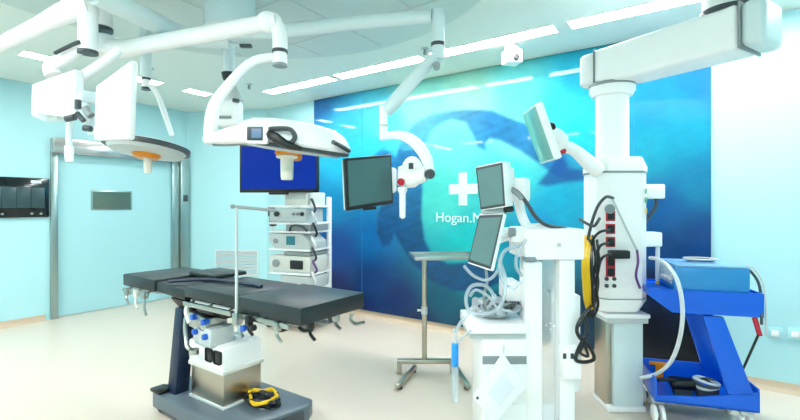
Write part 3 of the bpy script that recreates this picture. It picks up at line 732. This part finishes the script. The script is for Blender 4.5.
s = MB(); s.tube([P(436, 56, 2.72), P(420, 72, 2.71), P(398, 98, 2.70), P(386, 112, 2.70)], .040, 14, rad=[.030, .042, .044, .036]); s.build('spring_arm', 'arm_grey', t)
MB().cyl(P(436.5, 65, 2.66), P(436.5, 67, 2.74), .022).build('bolt', 'mid_grey', t)
s = MB(); s.cyl(P(383.5, 106, 2.70), P(383.5, 140, 2.70), .026, bev=.006); s.build('drop_tube', 'white', t)
MB().cyl(P(383.5, 125, 2.70), P(383.5, 127, 2.70), .028).build('ring', 'light_grey', t)
s = MB(); s.tube([P(384, 136, 2.70), P(398, 135, 2.68), P(410, 139, 2.66), P(420, 148, 2.64), P(427, 160, 2.62), P(430, 172, 2.62)], .028, 14, rad=[.02, .026, .034, .036, .034, .028]); s.build('yoke_arm', 'white', t)
MB().cyl(P(430, 174, 2.56), P(430, 174, 2.66), .03, bev=.006).build('knob', 'dark_grey', t)
s = MB(); s.tube([P(398, 176, 2.66), P(408, 176, 2.66), P(426, 174, 2.62)], .04, 14, rad=[.055, .075, .04]); s.ball(P(412, 172, 2.66), .08, (.9, .7, 1.2)); s.build('monitor_hub', 'white', t)
MB().tube([P(411, 163, 2.56), P(411, 169, 2.56)], .014, 8, smooth=False).build('switch', 'dark_grey', t)
MB().ball(P(401, 182, 2.60), .022, seg=12).build('knob', 'red', t)
MB().lathe([(.005, 0), (.028, 0), (.03, -.02), (.020, -.04), (.018, -.18), (.005, -.19)], Matrix.Translation(P(402.5, 187, 2.62)), 20).build('sterile_handle', 'white', t)
# the monitor itself
A = [P(347, 158.5, 2.50), P(394, 153.5, 2.68), P(392, 207, 2.68), P(345.5, 208, 2.50)]
cen = sum(A, Vector()) / 4; ux = (A[1] - A[0] + A[2] - A[3]); wd_ = ux.length / 2; ux.normalize(); uz = Z; uy = uz.cross(ux).normalized()
M = axes(cen, ux, uy, uz)
hh = 51 / FPX * 2.6
s = MB(M @ Matrix.Rotation(-.05, 4, 'Y')); s.box((0, .02, 0), (wd_, .03, hh), bev=.006); mh = s.build('screen_housing', 'black', t)
MB(M @ Matrix.Rotation(-.05, 4, 'Y')).box((0, .002, .004), (wd_ - .03, .006, hh - .04)).build('screen', 'screen_off', mh)
MB(M @ Matrix.Rotation(-.05, 4, 'Y')).box((.012, .052, 0), (wd_ + .006, .036, hh), bev=.01).build('back_cover', 'white', mh)
MB(M).box((0, .012, -hh / 2 - .008), (.09, .02, .016), bev=.004).build('sensor_bar', 'black', mh)
s = MB(M); s.box((.16, .10, 0), (.14, .10, .16), bev=.02); s.build('mounting_block', 'white', mh)

# slender hanging tube with a black ring, between boom and tower
qe = P(229, 60, 3.3)
t = thing('camera_boom', 'slender grey hanging tube with black ring and camera pod, above the surgical light', 'camera boom', (qe.x, qe.y, CEIL))
MB().cyl(vz(qe, CEIL), P(229, 74, 3.3), .045, .038, seg=20).build('ceiling_tube', 'arm_grey', t)
MB().cyl(P(229.5, 73, 3.3), P(229.5, 80.5, 3.3), .060, .045, seg=24, bev=.008).build('ring', 'rubber', t)
s = MB(); s.tube([P(229.5, 80, 3.3), P(233, 90, 3.3), P(236, 102, 3.3)], .03, 12, rad=[.022, .036, .055]); s.build('neck', 'light_grey', t)
s = MB(Matrix.Translation(P(230, 114, 3.3)) @ Matrix.Rotation(YAW, 4, 'Z')); s.box((0, 0, 0), (.17, .14, .21), bev=.035, seg=3); s.build('camera_pod', 'white_soft', t)
MB(Matrix.Translation(P(225, 117, 3.22)) @ Matrix.Rotation(YAW, 4, 'Z')).box((0, 0, 0), (.09, .02, .018), bev=.004).build('vent', 'mid_grey', t)
MB().cyl(P(233, 100, 3.22), P(239, 101, 3.22), .014).build('knob', 'dark_grey', t)
MB(Matrix.Translation(P(246, 46, 3.0)) @ Matrix.Rotation(YAW, 4, 'Z')).box((0, 0, 0), (.08, .04, .022), bev=.005).build('lamp_sensor', 'dark_grey', t)
MB().cyl(P(229, 44, 3.25), P(246, 46, 3.02), .012).build('sensor_stem', 'arm_grey', t)

# ---------------------------------------------------------------- large supply pendant on the right
pb = P(612, 206, 3.1); pe = P(753, 206, 2.40)
t = thing('ceiling_pendant', 'massive white ceiling pendant with long beam, round neck and socket column', 'ceiling pendant', (pe.x, pe.y, CEIL))
zb, zt = 2.245, 2.49
d = Vector((pe.x - pb.x, pe.y - pb.y, 0)).normalized(); nrm = Vector((-d.y, d.x, 0))
Ln = (vz(pe, 0) - vz(pb, 0)).length
BX = axes(vz(pb, 0) - d * .04, d, nrm, Z)
s = MB(BX); s.box((Ln / 2 - .0, 0, (zb + zt) / 2), (Ln + .04, .27, zt - zb), bev=.035, seg=4); s.build('beam', 'white_soft', t)
s = MB(BX); s.box((-.075, 0, (zb + zt) / 2), (.13, .262, zt - zb - .01), bev=.034, seg=4); s.build('beam_end_cap', 'white_soft', t)
s = MB(BX); s.box((-.012, 0, (zb + zt) / 2), (.008, .276, zt - zb + .006), bev=.003); s.build('beam_joint', 'mid_grey', t)
s = MB(BX); s.box((Ln + .025, 0, (zb + zt) / 2), (.012, .276, zt - zb + .006), bev=.003); s.build('beam_joint', 'mid_grey', t)
s = MB(BX); s.box((Ln + .08, 0, (zb + zt) / 2), (.11, .262, zt - zb), bev=.04, seg=4); s.build('beam_end_cap', 'arm_grey', t)
q = vz(pb, 0) + d * (Ln - .12)
MB().cyl(vz(q, zt - .01), vz(q, CEIL), .12, seg=36).build('ceiling_column', 'white_soft', t)
MB().cyl(vz(q, zt - .01), vz(q, zt + .02), .135, seg=36).build('ring', 'dark_grey', t)
MB().cyl(vz(q, CEIL - .07), vz(q, CEIL), .24, seg=40, bev=.01).build('ceiling_flange', 'white_soft', t)
q = vz(pb, 0) + R * 0.0
MB().cyl(vz(q, zb + .01), vz(q, zb - .012), .150, seg=40).build('ring', 'mid_grey', t)
MB().lathe([(.01, zb - .01), (.148, zb - .01), (.15, zb - .04), (.13, zb - .075), (.01, zb - .075)], Matrix.Translation(q), 40).build('collar', 'white', t)
MB().cyl(vz(q, zb - .06), vz(q, 1.70), .108, seg=40).build('neck', 'white', t)
hq = P(614, 206, 3.1); hq.z = 0
HX = axes(hq, R, F, Z)
def octo(w_, dp, ch): return [(-w_ + ch, -dp), (w_ - ch, -dp), (w_, -dp + ch), (w_, dp - ch), (w_ - ch, dp), (-w_ + ch, dp), (-w_, dp - ch), (-w_, -dp + ch)]
def loft(levels, M):
    s = MB(M); tt = bmesh.new(); rg = [[tt.verts.new((x, y, z)) for x, y in octo(w_, dp, ch)] for w_, dp, ch, z in levels]
    for a_, b_ in zip(rg, rg[1:]):
        for k in range(8): tt.faces.new((a_[k], a_[(k + 1) % 8], b_[(k + 1) % 8], b_[k]))
    tt.faces.new(rg[0][::-1]); tt.faces.new(rg[-1]); bmesh.ops.recalc_face_normals(tt, faces=tt.faces); s._add(tt, Matrix()); return s
loft([(.176, .165, .06, 1.635), (.176, .165, .06, 1.665), (.15, .14, .05, 1.735)], HX).build('head_cap', 'white', t)
loft([(.177, .166, .06, 1.622), (.177, .166, .06, 1.636)], HX).build('head_joint', 'mid_grey', t)
hd_ = loft([(.13, .12, .04, .68), (.170, .162, .06, .76), (.170, .162, .06, 1.622)], HX).build('socket_column', 'white', t)
loft([(.171, .163, .06, .772), (.171, .163, .06, .780)], HX).build('column_seam', 'mid_grey', t)
yf = -.163
def hz(py): return 1.4 + (206 - py) / FPX * 2.93
def hx(px): return (px - 400) / FPX * 2.93 - (614 - 400) / FPX * 3.1
for py in (216, 229, 242, 262, 272):
    k = MB(HX).box((hx(611), yf, hz(py)), (.062, .008, .068), bev=.003).build('socket', 'red', hd_)
    MB(HX).box((hx(611), yf - .006, hz(py)), (.046, .008, .052), bev=.008).build('socket_insert', 'black', k)
for px in (607, 614.5):
    for py in (279, 286):
        MB(HX).cyl((hx(px), yf + .004, hz(py)), (hx(px), yf - .008, hz(py)), .013, seg=14).build('gas_port', 'dark_grey', hd_)
s = MB(HX); s.cyl((hx(610), yf + .005, hz(209)), (hx(610), yf - .012, hz(209)), .032, seg=24); s.build('round_socket', 'mid_grey', hd_)
s = MB(HX); s.box((hx(617), yf - .03, hz(254)), (.13, .06, .055), bev=.01); s.build('plug', 'rubber', t)
for py, m_ in ((191, 'green'), (200, 'green'), (211, 'yellow')):
    MB(HX @ Matrix.Translation((.148, -.139, 0)) @ Matrix.Rotation(PI / 4, 4, 'Z')).box((0, 0, hz(py)), (.03, .004, .035)).build('sticker', m_, hd_)
# side brackets and accessory pole
s = MB(HX); s.box((.235, -.03, 1.50), (.15, .12, .10), bev=.01); s.build('side_bracket', 'white', t)
s = MB(HX); s.box((.225, -.03, 1.17), (.13, .12, .10), bev=.01); s.build('side_bracket', 'white', t)
s = MB(HX); s.cyl((.272, -.06, 1.15), (.272, -.06, .88), .014); s.build('accessory_tube', 'hose', t)
MB(HX).cyl((.272, -.06, .88), (.272, -.06, .862), .012).build('tube_tip', 'yellow', t)
MB().tube([P(655, 195, 3.05), P(656, 205, 3.05), P(651, 214, 3.06), P(645, 222, 3.08)], .012, 8).build('cable', 'dark_grey', t)
MB().tube([P(643, 222, 3.08), P(644, 232, 3.05), P(640, 243, 3.02)], .012, 8).build('cable', 'yellow', t)
# cables on the left of the column
def cab(pts, r, m_, name='cable', par=None):
    return MB().tube([P(*p) for p in pts], r, 8).build(name, m_, par or t)
cab([(613, 198, 2.90), (606, 197, 2.86), (598, 206, 2.86), (592, 222, 2.88), (588, 240, 2.90), (586, 262, 2.9)], .010, 'dark_grey')
cab([(610, 230, 2.88), (600, 232, 2.84), (593, 240, 2.86), (590, 256, 2.88), (594, 275, 2.9), (590, 300, 2.9)], .009, 'black')
cab([(609, 243, 2.88), (600, 246, 2.84), (596, 260, 2.84), (598, 284, 2.86), (594, 306, 2.86)], .009, 'black')
cab([(612, 254, 2.84), (602, 258, 2.82), (598, 272, 2.84), (595, 296, 2.86)], .009, 'rubber')
cab([(580, 219, 2.95), (586, 223, 2.9), (594, 226, 2.86), (600, 218, 2.86)], .010, 'dark_grey')
cab([(612, 198, 2.90), (620, 215, 2.88), (628, 232, 2.88), (637, 250, 2.88)], .007, 'light_grey')
cab([(637, 250, 2.88), (638, 262, 2.86), (636, 276, 2.86), (640, 288, 2.9)], .008, 'purple')
for k in range(4):
    x = 583 + k * 2.6
    cab([(x + 2, 236, 2.93 + .01 * k), (x, 262, 2.76), (x + 1, 284, 2.74), (x + 2, 298 + 3 * (k % 2), 2.76), (x + 4, 308, 2.82)], .010, 'yellow' if k != 3 else 'black')
for k in range(3):
    x = 590 + k * 3.5
    cab([(x, 240, 2.90), (x + 2, 262, 2.80), (x - 1, 285, 2.80), (x + 1, 305, 2.84), (x - 4, 318, 2.86)], .009, 'black' if k != 1 else 'rubber')
# lower column on the floor
s = MB(HX)
def lz(py, D=3.0): return 1.4 + (206 - py) / FPX * D
MB(HX).box((.03, 0, .655), (.30, .28, .03), bev=.008).build('shelf_plate', 'white', t)
MB(HX).box((.035, 0, .63), (.27, .26, .05), bev=.004).build('shelf_rim', 'light_grey', t)
MB(HX).box((.045, 0, .32), (.20, .22, .60), bev=.006).build('lower_column', 'arm_grey', t)
MB(HX).box((-.075, .01, .32), (.04, .18, .60), bev=.004).build('cable_duct', 'steel_warm', t)
MB(HX).box((.03, 0, .02), (.26, .25, .04), bev=.01).build('foot_plate', 'white', t)
# monitor on the pendant arm
s = MB(); s.tube([P(598, 170, 3.0), P(588, 162, 2.97), P(574, 150, 2.93), P(560, 145, 2.90)], .045, 14, rad=[.055, .05, .04, .045]); s.build('monitor_arm', 'white', t)
s = MB(); s.ball(P(560, 145, 2.88), .05); s.tube([P(562, 142, 2.88), P(556, 136, 2.86), P(548, 134, 2.84)], .05, 12); s.build('monitor_joint', 'white', t)
MB().ball(P(563, 151, 2.86), .022, seg=10).build('knob', 'red', t)
s = MB(); s.ball(P(551, 127, 2.82), .03); s.tube([P(551, 127, 2.82), P(557, 130, 2.85), P(562, 137, 2.87)], .010, 8); s.build('cable_plug', 'black', t)
mc_ = P(537, 136, 2.80)
up = (Z * .93 - R * .33).normalized(); nf = (-R * 1.0 + F * .02).normalized(); nf = (nf - up * nf.dot(up)).normalized(); wx = up.cross(nf).normalized()
M = axes(mc_, wx, -nf, up)
s = MB(M); s.box((0, .03, 0), (.30, .05, .36), bev=.012); k = s.build('monitor_housing', 'white', t)
MB(M).box((0, .003, 0), (.275, .006, .335), bev=.002).build('screen', 'screen_pale', k)

# white drain hose from the pendant to the trolley's tray
t2 = thing('hose', 'white corrugated hose curving down from the pendant past the blue trolley', 'hose', P(668, 372, 2.9))
cab([(650, 258, 2.92), (657, 259, 2.82), (667, 265, 2.66), (677, 280, 2.60), (682, 302, 2.58), (682, 325, 2.60), (677, 348, 2.66), (669, 364, 2.74), (656, 374, 2.86), (640, 378, 2.9)], .012, 'hose', 'hose_tube', t2)

# ---------------------------------------------------------------- anaesthesia workstation
AD = 2.4
aw = P(552, 206, AD); aw.z = 0
t = thing('anaesthesia_machine', 'tall white anaesthesia machine with twin grey screens, side tray and clear tubing', 'medical machine', aw)
AX = axes(aw, R, F, Z)        # local x right, y away, z up
def ax(px, D=AD): return (px - 400) / FPX * D - (552 - 400) / FPX * AD
def az(py, D=AD): return 1.4 + (206 - py) / FPX * D
def bxp(name, m, x0, x1, y0, y1, dp=.3, off=0.0, bev=.008, par=None, D=AD):
    return MB(AX).box(((ax(x0, D) + ax(x1, D)) / 2, off + dp / 2, (az(y0, D) + az(y1, D)) / 2), (ax(x1, D) - ax(x0, D), dp, abs(az(y0, D) - az(y1, D))), bev=bev).build(name, m, par or t)
bxp('top_housing', 'white', 525, 585, 229, 260, .36, 0, .012)
bxp('top_housing', 'white', 514, 527, 230, 243, .26, .04, .008)
MB(AX).box((ax(541), .1, az(226)), (.09, .05, .02), bev=.006).build('top_grip', 'white', t)
MB(AX).cyl((ax(559), 0.001, az(245)), (ax(559), -.004, az(245)), .012, seg=16).build('badge', 'light_grey', t)
MB(AX).cyl((ax(533), .08, az(258)), (ax(533), .08, az(276)), .050, .036, seg=24, bev=.006).build('vaporiser', 'light_grey', t)
MB(AX).cyl((ax(531), .03, az(257)), (ax(531), .03, az(261)), .040, seg=20).build('vaporiser_dial', 'mid_grey', t)
bxp('left_column', 'white', 526, 544, 262, 462, .12, .02, .012)
bxp('right_column', 'white_soft', 561, 577, 258, 462, .12, .02, .012)
MB(AX).box(((ax(544) + ax(561)) / 2, .10, .64), (ax(561) - ax(544), .008, 1.0)).build('clear_panel', 'clear_panel', t)
for x, y in ((546, 291), (549.5, 291), (546, 325), (550, 323), (554, 326), (550, 329)):
    MB(AX).box((ax(x, AD + .10), .094, az(y, AD + .10)), (.008, .004, .018 if y < 300 else .008)).build('panel_mark', 'white' if y > 300 else 'mid_grey', t)
k = bxp('outlet_box', 'white', 560, 578, 346, 376, .10, -.05, .008)
for x in (564.5, 572): MB(AX).box((ax(x, AD - .05), -.052, az(356, AD - .05)), (.018, .006, .03), bev=.003).build('outlet', 'dark_grey', k)
bxp('right_cabinet', 'white_soft', 575, 590, 300, 402, .26, .12, .01)
s = MB(AX); s.box((ax(553), .18, .10), (.36, .46, .09), bev=.02); s.build('base', 'white', t)
for x in (-.14, .14):
    for y in (0.02, .34): MB(AX).cyl((x - .02, y, .045), (x + .02, y, .045), .045, bev=.006).build('caster', 'mid_grey', t)
# left body: tray, drawers
bxp('upper_body', 'white', 511, 527, 286, 306, .20, .10, .01)
bxp('tray', 'white', 468, 527, 323, 333, .34, -.02, .006)
bxp('tray_rim', 'light_grey', 470, 527, 333, 340, .30, .02, .004)
k = bxp('drawer_unit', 'white', 482, 527, 340, 462, .32, .0, .008)
bxp('drawer_gap', 'mid_grey', 482.5, 526.5, 356, 364, .01, -.004, .001, k)
bxp('drawer', 'white_soft', 484, 525.5, 366, 400, .012, -.010, .004, k)
bxp('drawer', 'white_soft', 484, 525.5, 403, 440, .012, -.010, .004, k)
for x in (484, 520):
    for y in (.04, .28): MB(AX).cyl((ax(x), y - .02, .04), (ax(x), y + .02, .04), .04, bev=.005).build('caster', 'mid_grey', t)
# screens
def scr(pts, D, th, mname, lean_par, name='monitor'):
    a_ = [P(x, y, dd) for (x, y), dd in zip(pts, D)]
    n = (a_[1] - a_[0]).cross(a_[3] - a_[0]).normalized()
    if n.dot(F) < 0: n = -n
    hs = MB().hexa(a_, [v + n * th for v in a_], .008).build(name, 'white', t)
    c_ = sum(a_, Vector()) / 4
    b_ = [c_ + (v - c_) * .95 - n * .002 for v in a_]
    MB().hexa(b_, [v + n * .02 for v in b_], .002).build('screen_bezel', 'dark_grey', hs)
    b2 = [c_ + (v - c_) * .84 - n * .004 for v in a_]
    MB().hexa(b2, [v + n * .01 for v in b2]).build('screen', 'screen_grey', hs)
    return hs
scr([(475, 167), (503, 161), (506, 207), (480, 211)], (2.40, 2.30, 2.30, 2.40), .10, 'x', 0)
scr([(479, 214), (504, 213), (491, 271), (467, 263)], (2.37, 2.29, 2.27, 2.35), .045, 'x', 0)
s = MB(); s.hexa([P(505, 166, 2.46), P(514, 168, 2.52), P(516, 200, 2.52), P(507, 206, 2.46)], [P(505, 166, 2.62), P(514, 168, 2.66), P(516, 200, 2.66), P(507, 206, 2.62)], .01)
s.build('monitor_back', 'white_soft', t)
s = MB(); s.box(P(520, 190, 2.56), (.10, .10, .14), bev=.02); s.build('monitor_back', 'white', t)
s = MB(); s.tube([P(482, 212, 2.40), P(498, 211, 2.42), P(508, 210, 2.44)], .016, 10); s.build('screen_hinge', 'light_grey', t)
s = MB(); s.cyl(P(505, 210, 2.36), P(512, 209, 2.38), .016); s.build('hinge_knob', 'black', t)
s = MB(); s.tube([P(518, 198, 2.54), P(522, 216, 2.52), P(530, 232, 2.5)], .028, 10); s.tube([P(498, 240, 2.42), P(510, 236, 2.5), P(520, 236, 2.5)], .022, 10); s.build('screen_arm', 'white_soft', t)
MB().box(P(512, 232, 2.44), (.04, .04, .05), bev=.01).build('sensor_block', 'mid_grey', t)
cab([(504, 187, 2.40), (516, 191, 2.38), (526, 202, 2.38), (535, 216, 2.40), (546, 225, 2.44), (562, 228, 2.5), (574, 231, 2.6)], .011, 'dark_grey')
cab([(505, 188, 2.39), (515, 192, 2.37), (522, 199, 2.37)], .013, 'mid_grey')
# breathing tubes
cab([(520, 246, 2.36), (506, 250, 2.32), (500, 262, 2.30), (502, 280, 2.30), (512, 288, 2.32), (520, 282, 2.36)], .010, 'clear_tube', 'breathing_tube')
cab([(526, 240, 2.36), (518, 252, 2.32), (516, 266, 2.32), (522, 276, 2.36)], .009, 'clear_tube', 'breathing_tube')
cab([(464, 266, 2.34), (474, 276, 2.30), (488, 280, 2.28), (498, 270, 2.30), (500, 258, 2.32)], .009, 'clear_tube', 'breathing_tube')
cab([(500, 262, 2.32), (506, 284, 2.28), (500, 306, 2.28), (486, 314, 2.28), (470, 312, 2.30), (466, 298, 2.32), (472, 286, 2.32), (486, 286, 2.32), (494, 298, 2.32), (488, 308, 2.32)], .010, 'clear_tube', 'breathing_tube')
cab([(470, 296, 2.30), (476, 290, 2.28), (488, 296, 2.28), (498, 308, 2.30), (512, 312, 2.32)], .008, 'clear_tube', 'breathing_tube')
cab([(485, 262, 2.34), (487, 282, 2.34), (484, 300, 2.36), (492, 316, 2.38)], .008, 'mid_grey', 'sample_line')
cab([(474, 310, 2.34), (464, 318, 2.32), (457, 330, 2.32), (455, 344, 2.32)], .010, 'clear_tube', 'suction_tube')
s = MB(); s.cyl(P(455, 343, 2.32), P(455, 366, 2.32), .019, bev=.004); s.build('blue_bottle', 'tip_blue', t)
s = MB(); s.cyl(P(455, 366, 2.32), P(455, 402, 2.32), .021, .017, bev=.003); s.build('suction_canister', 'clear_tube', t)
s = MB(); s.cyl(P(455, 344, 2.32), P(471, 330, 2.36), .006); s.build('bottle_hook', 'light_grey', t)
MB().box(P(455, 331, 2.40), (.02, .02, .02)).build('hook_block', 'light_grey', t)

# bagged tubing lying on the side tray
tb_ = AX @ Vector((ax(498), .14, az(323) + .001))
t3 = thing('plastic_bag', 'crumpled clear bag of grey tubing lying on the white machine tray', 'bag', tb_)
random.seed(8)
tt = bmesh.new(); bmesh.ops.create_icosphere(tt, subdivisions=4, radius=1)
for v in tt.verts:
    n_ = .12 * math.sin(7 * v.co.x + 5 * v.co.y) + .10 * math.sin(11 * v.co.y - 6 * v.co.z) + .06 * math.sin(17 * v.co.x + 3)
    v.co = Vector((v.co.x * .13 * (1 + n_), v.co.y * .12 * (1 + n_), max(0.0, (v.co.z * .5 + .5) * .085 * (1 + 2 * n_))))
s = MB(); s._add(tt, Matrix.Translation(tb_)); s.build('bag', 'bag', t3)
for k in range(4):
    pts = [tb_ + R * (.09 * math.cos(u * 1.1 + k) + .01 * k) + F * (.07 * math.sin(u * 1.1 + k) - .04) + Z * (.075 + .02 * math.sin(2 * u + k)) for u in range(6)]
    MB().tube(pts, .009, 7).build('tubing', ('dark_grey', 'black', 'mid_grey', 'dark_grey')[k], t3)

# tilted sign card hanging on the drawer front
cpt = [(503, 353), (526, 387), (495, 424), (473, 397)]
cc_ = P(499, 390, 2.30)
t4 = thing('sign_card', 'tilted white square card in a sleeve, hanging on the machine drawers', 'card', cc_)
a_ = [P(x, y, 2.30 - .0) for x, y in cpt]
MB().hexa(a_, [v + F * .012 for v in a_], .003).build('card', 'paper', t4)
b_ = [cc_ + (v - cc_) * .5 - F * .001 + R * .012 for v in a_]
MB().hexa(b_, [v + F * .004 for v in b_]).build('printed_area', 'paper_print', t4)
MB().cyl(P(477.5, 398, 2.298), P(477.5, 398, 2.29), .008, seg=12).build('eyelet', 'dark_grey', t4)
MB().cyl(P(503, 355, 2.305), P(504, 345, 2.38), .004, seg=8).build('hook', 'light_grey', t4)

# black looped cable hanging between machine and pendant
lc = P(584, 318, 2.62)
t5 = thing('cable_loop', 'black looped cable hanging beside the white machine, below the yellow hoses', 'cable', lc)
cab([(592, 305, 2.82), (586, 312, 2.62), (579, 322, 2.34), (577, 332, 2.33), (583, 340, 2.33), (587, 328, 2.34), (584, 318, 2.36), (578, 326, 2.35)], .010, 'black', 'cable', t5)
cab([(583, 340, 2.33), (578, 350, 2.33), (576, 360, 2.33), (586, 362, 2.33), (594, 358, 2.34), (589, 346, 2.34), (583, 340, 2.34)], .010, 'black', 'cable', t5)
cab([(586, 342, 2.33), (580, 352, 2.32), (588, 356, 2.32), (584, 344, 2.33)], .008, 'rubber', 'cable', t5)

# ---------------------------------------------------------------- blue trolley
A0 = P(655, 206, 2.80); A1 = P(760, 206, 2.64); A0.z = A1.z = 0
tx = (A1 - A0).normalized(); ty = Vector((-tx.y, tx.x, 0)); LW = (A1 - A0).length
t = thing('trolley', 'bright blue metal trolley with slanted legs on white castors, right side', 'trolley', (A0 + A1) / 2 + ty * .2)
TX = axes(A0, tx, ty, Z); DPT = .42
# lower tray: open box
def lpt(px, py):
    dd = F + R * ((px - 400) / FPX); D = A0.dot(ty) / dd.dot(ty); v = P(px, py, D) - A0; return v.dot(tx), v.z
x0, zlo = lpt(655, 401); x1, zl1 = lpt(760, 414); _, zhi = lpt(653, 377)
zlo = (zlo + zl1) / 2; zhi = zlo + .145
s = MB(TX)
s.box((LW / 2, DPT / 2, zlo + .006), (LW, DPT, .012)); s.prism([(0, zlo), (LW, zlo), (LW, zhi - .02), (LW * .75, zlo + .095), (LW * .45, zlo + .06), (0, zlo + .04)], .012, axes(Vector((0, 0, 0)), Vector((1, 0, 0)), Z, Vector((0, -1, 0)))); s.box((LW / 2, DPT - .006, (zlo + zhi) / 2), (LW, .012, zhi - zlo), bev=.003)
s.box((.006, DPT / 2, (zlo + zhi) / 2), (.012, DPT, zhi - zlo), bev=.003); s.box((LW - .006, DPT / 2, (zlo + zhi) / 2), (.012, DPT, zhi - zlo), bev=.003)
s.build('lower_tray', 'trolley_blue', t)
# slanted legs on both sides
xa, za = lpt(703, 316); xb, _ = lpt(722, 316); xc, zc_ = lpt(755, 392); xd, _ = lpt(728, 380)
for y in (.0, DPT - .03):
    s = MB(TX); s.prism([(xa, za), (xb + .01, za), (xc - .0, zhi - .05), (xd, zhi - .05)], .03, axes(Vector((0, y, 0)), Vector((1, 0, 0)), Z, Vector((0, -1, 0))), .004); s.build('leg', 'trolley_blue', t)
ztop = lpt(700, 291)[1]; zbot = lpt(700, 314)[1]
s = MB(TX); xl = lpt(648, 300)[0]; xr = lpt(764, 300)[0]; xch = lpt(672, 314)[0]
for y in (-.002, DPT - .01):
    s.prism([(xl, ztop), (xr, ztop), (xr, zbot), (xch, zbot), (xl, ztop - .04)], .012, axes(Vector((0, y, 0)), Vector((1, 0, 0)), Z, Vector((0, -1, 0))))
s.box(((xl + xr) / 2, DPT / 2, ztop - .02), (xr - xl, DPT, .012)); s.box((xr - .006, DPT / 2, (ztop + zbot) / 2), (.012, DPT, ztop - zbot)); s.box((xl + .006, DPT / 2, ztop - .02), (.012, DPT, .04))
s.build('top_shelf', 'trolley_blue', t)
MB(TX).box((LW / 2, DPT / 2, zbot - .0), (.10, DPT - .06, .03)).build('crossbar', 'trolley_blue', t)
for x, y, k in ((.03, .06, 0), (LW - .06, .04, 1), (.03, DPT - .05, 2), (LW - .06, DPT - .05, 3)):
    s = MB(TX); s.box((x, y, zlo - .012), (.07, .06, .024), bev=.004); f_ = s.build('castor', 'light_grey', t)
    for dx in (-.022, .022):
        MB(TX).cyl((x + dx - .012, y - .01, .058), (x + dx + .012, y - .01, .058), .058, seg=28, bev=.008).build('wheel', 'white', f_)
    MB(TX).cyl((x - .03, y - .01, .058), (x + .03, y - .01, .058), .022, seg=16).build('hub', 'mid_grey', f_)
s = MB(TX); s.cyl((xr - .04, .02, zbot - .005), (xr - .02, .0, zbot - .11), .014); s.build('hook_sleeve', 'red', t)
s = MB(TX); s.cyl((xr - .03, -.006, zbot - .10), (xb + .12, .03, .40), .007); s.build('rod', 'rubber', t)

# blue device on top
q = TX @ Vector(((lpt(675, 290)[0] + lpt(752, 290)[0]) / 2, DPT / 2, ztop))
t = thing('suction_unit', 'light blue box-shaped medical unit sitting on the blue trolley', 'medical device', q)
x0_, x1_ = lpt(675, 290)[0], lpt(752, 290)[0]; zt_ = lpt(710, 266)[1]
s = MB(TX); s.box(((x0_ + x1_) / 2, DPT / 2 - .01, (ztop + zt_) / 2 - .012), (x1_ - x0_, DPT - .05, zt_ - ztop - .004), bev=.012); s.build('housing', 'unit_blue', t)
s = MB(TX); s.box(((x0_ + x1_) / 2, DPT / 2 - .01, zt_ - .008), (x1_ - x0_ - .01, DPT - .06, .014), bev=.004); s.build('lid', 'unit_top', t)
s = MB(TX); s.box((x0_ + .002, DPT / 2, (ztop + zt_) / 2), (.012, DPT - .12, zt_ - ztop - .05)); s.build('side_panel', 'hose', t)
for k in range(3):
    s = MB(TX); s.cyl((x0_ - .03, .06 + .07 * k, ztop + .06), (x0_ + .01, .06 + .07 * k, ztop + .06), .014); s.build('connector', 'light_grey', t)
for k, (r_, m_) in enumerate(((.008, 'dark_grey'), (.005, 'light_grey'))):
    e_ = .022 * k
    MB(TX).tube([(x1_ - .02, .14, zt_ - .02), (x1_ + .03 + e_, .12, zt_ - .03 + e_ * .6), (x1_ + .065 + e_, .08, zt_ - .10), (x1_ + .06 + e_, .03, ztop - .05), (x1_ + .04 + e_, -.02, ztop - .18 - e_ * 3)], r_, 8).build('cable', m_, t)
q = TX @ Vector(((x0_ + x1_) / 2, DPT / 2, zt_ + .001))
t = thing('tubing_bundle', 'small grey coil of tubing resting on top of the blue unit', 'tubing', q)
for k in range(3):
    pts = [q + tx * ((.07 + .012 * k) * math.cos(u * .7)) + ty * ((.04 + .01 * k) * math.sin(u * .7)) + Z * (.010 + .005 * k) for u in range(10)]
    MB().tube(pts, .007, 7).build('tubing', ('mid_grey', 'dark_grey', 'light_grey')[k], t)

# things in the lower tray
q = TX @ Vector((.13, .14, zlo + .012))
t = thing('power_supply', 'black power box with grey coiled leads in the trolley lower tray', 'power supply', q)
MB(TX).box((.19, .14, zlo + .085), (.14, .09, .06), bev=.01).build('box', 'black', t)
MB(TX).box((.19, .14, zlo + .034), (.10, .07, .045)).build('stand', 'dark_grey', t)
for k in range(3):
    pts = [TX @ Vector((.33 + .07 * math.cos(u * .9 + k), .14 + .05 * math.sin(u * .9 + k), zlo + .09 + .012 * k + .015 * math.sin(u))) for u in range(9)]
    MB().tube(pts, .009, 7).build('lead', ('light_grey', 'dark_grey', 'hose')[k], t)
MB(TX).tube([(.03, .07, zlo + .11), (.06, .06, zlo + .125), (.14, .10, zlo + .11)], .012, 8).build('lead', 'black', t)
MB(TX).box((.33, .14, zlo + .045), (.12, .08, .065), bev=.01).build('coil_holder', 'dark_grey', t)
q = TX @ Vector((.12, .30, zlo + .013))
t = thing('wrench', 'flat orange-yellow tool propped in the trolley lower tray', 'tool', q)
MB(TX).box((.12, .388, zlo + .12), (.13, .010, .025), bev=.004).build('handle', 'orange', t)
MB(TX).box((.12, .384, zlo + .064), (.05, .012, .11), bev=.004).build('stem', 'orange', t)
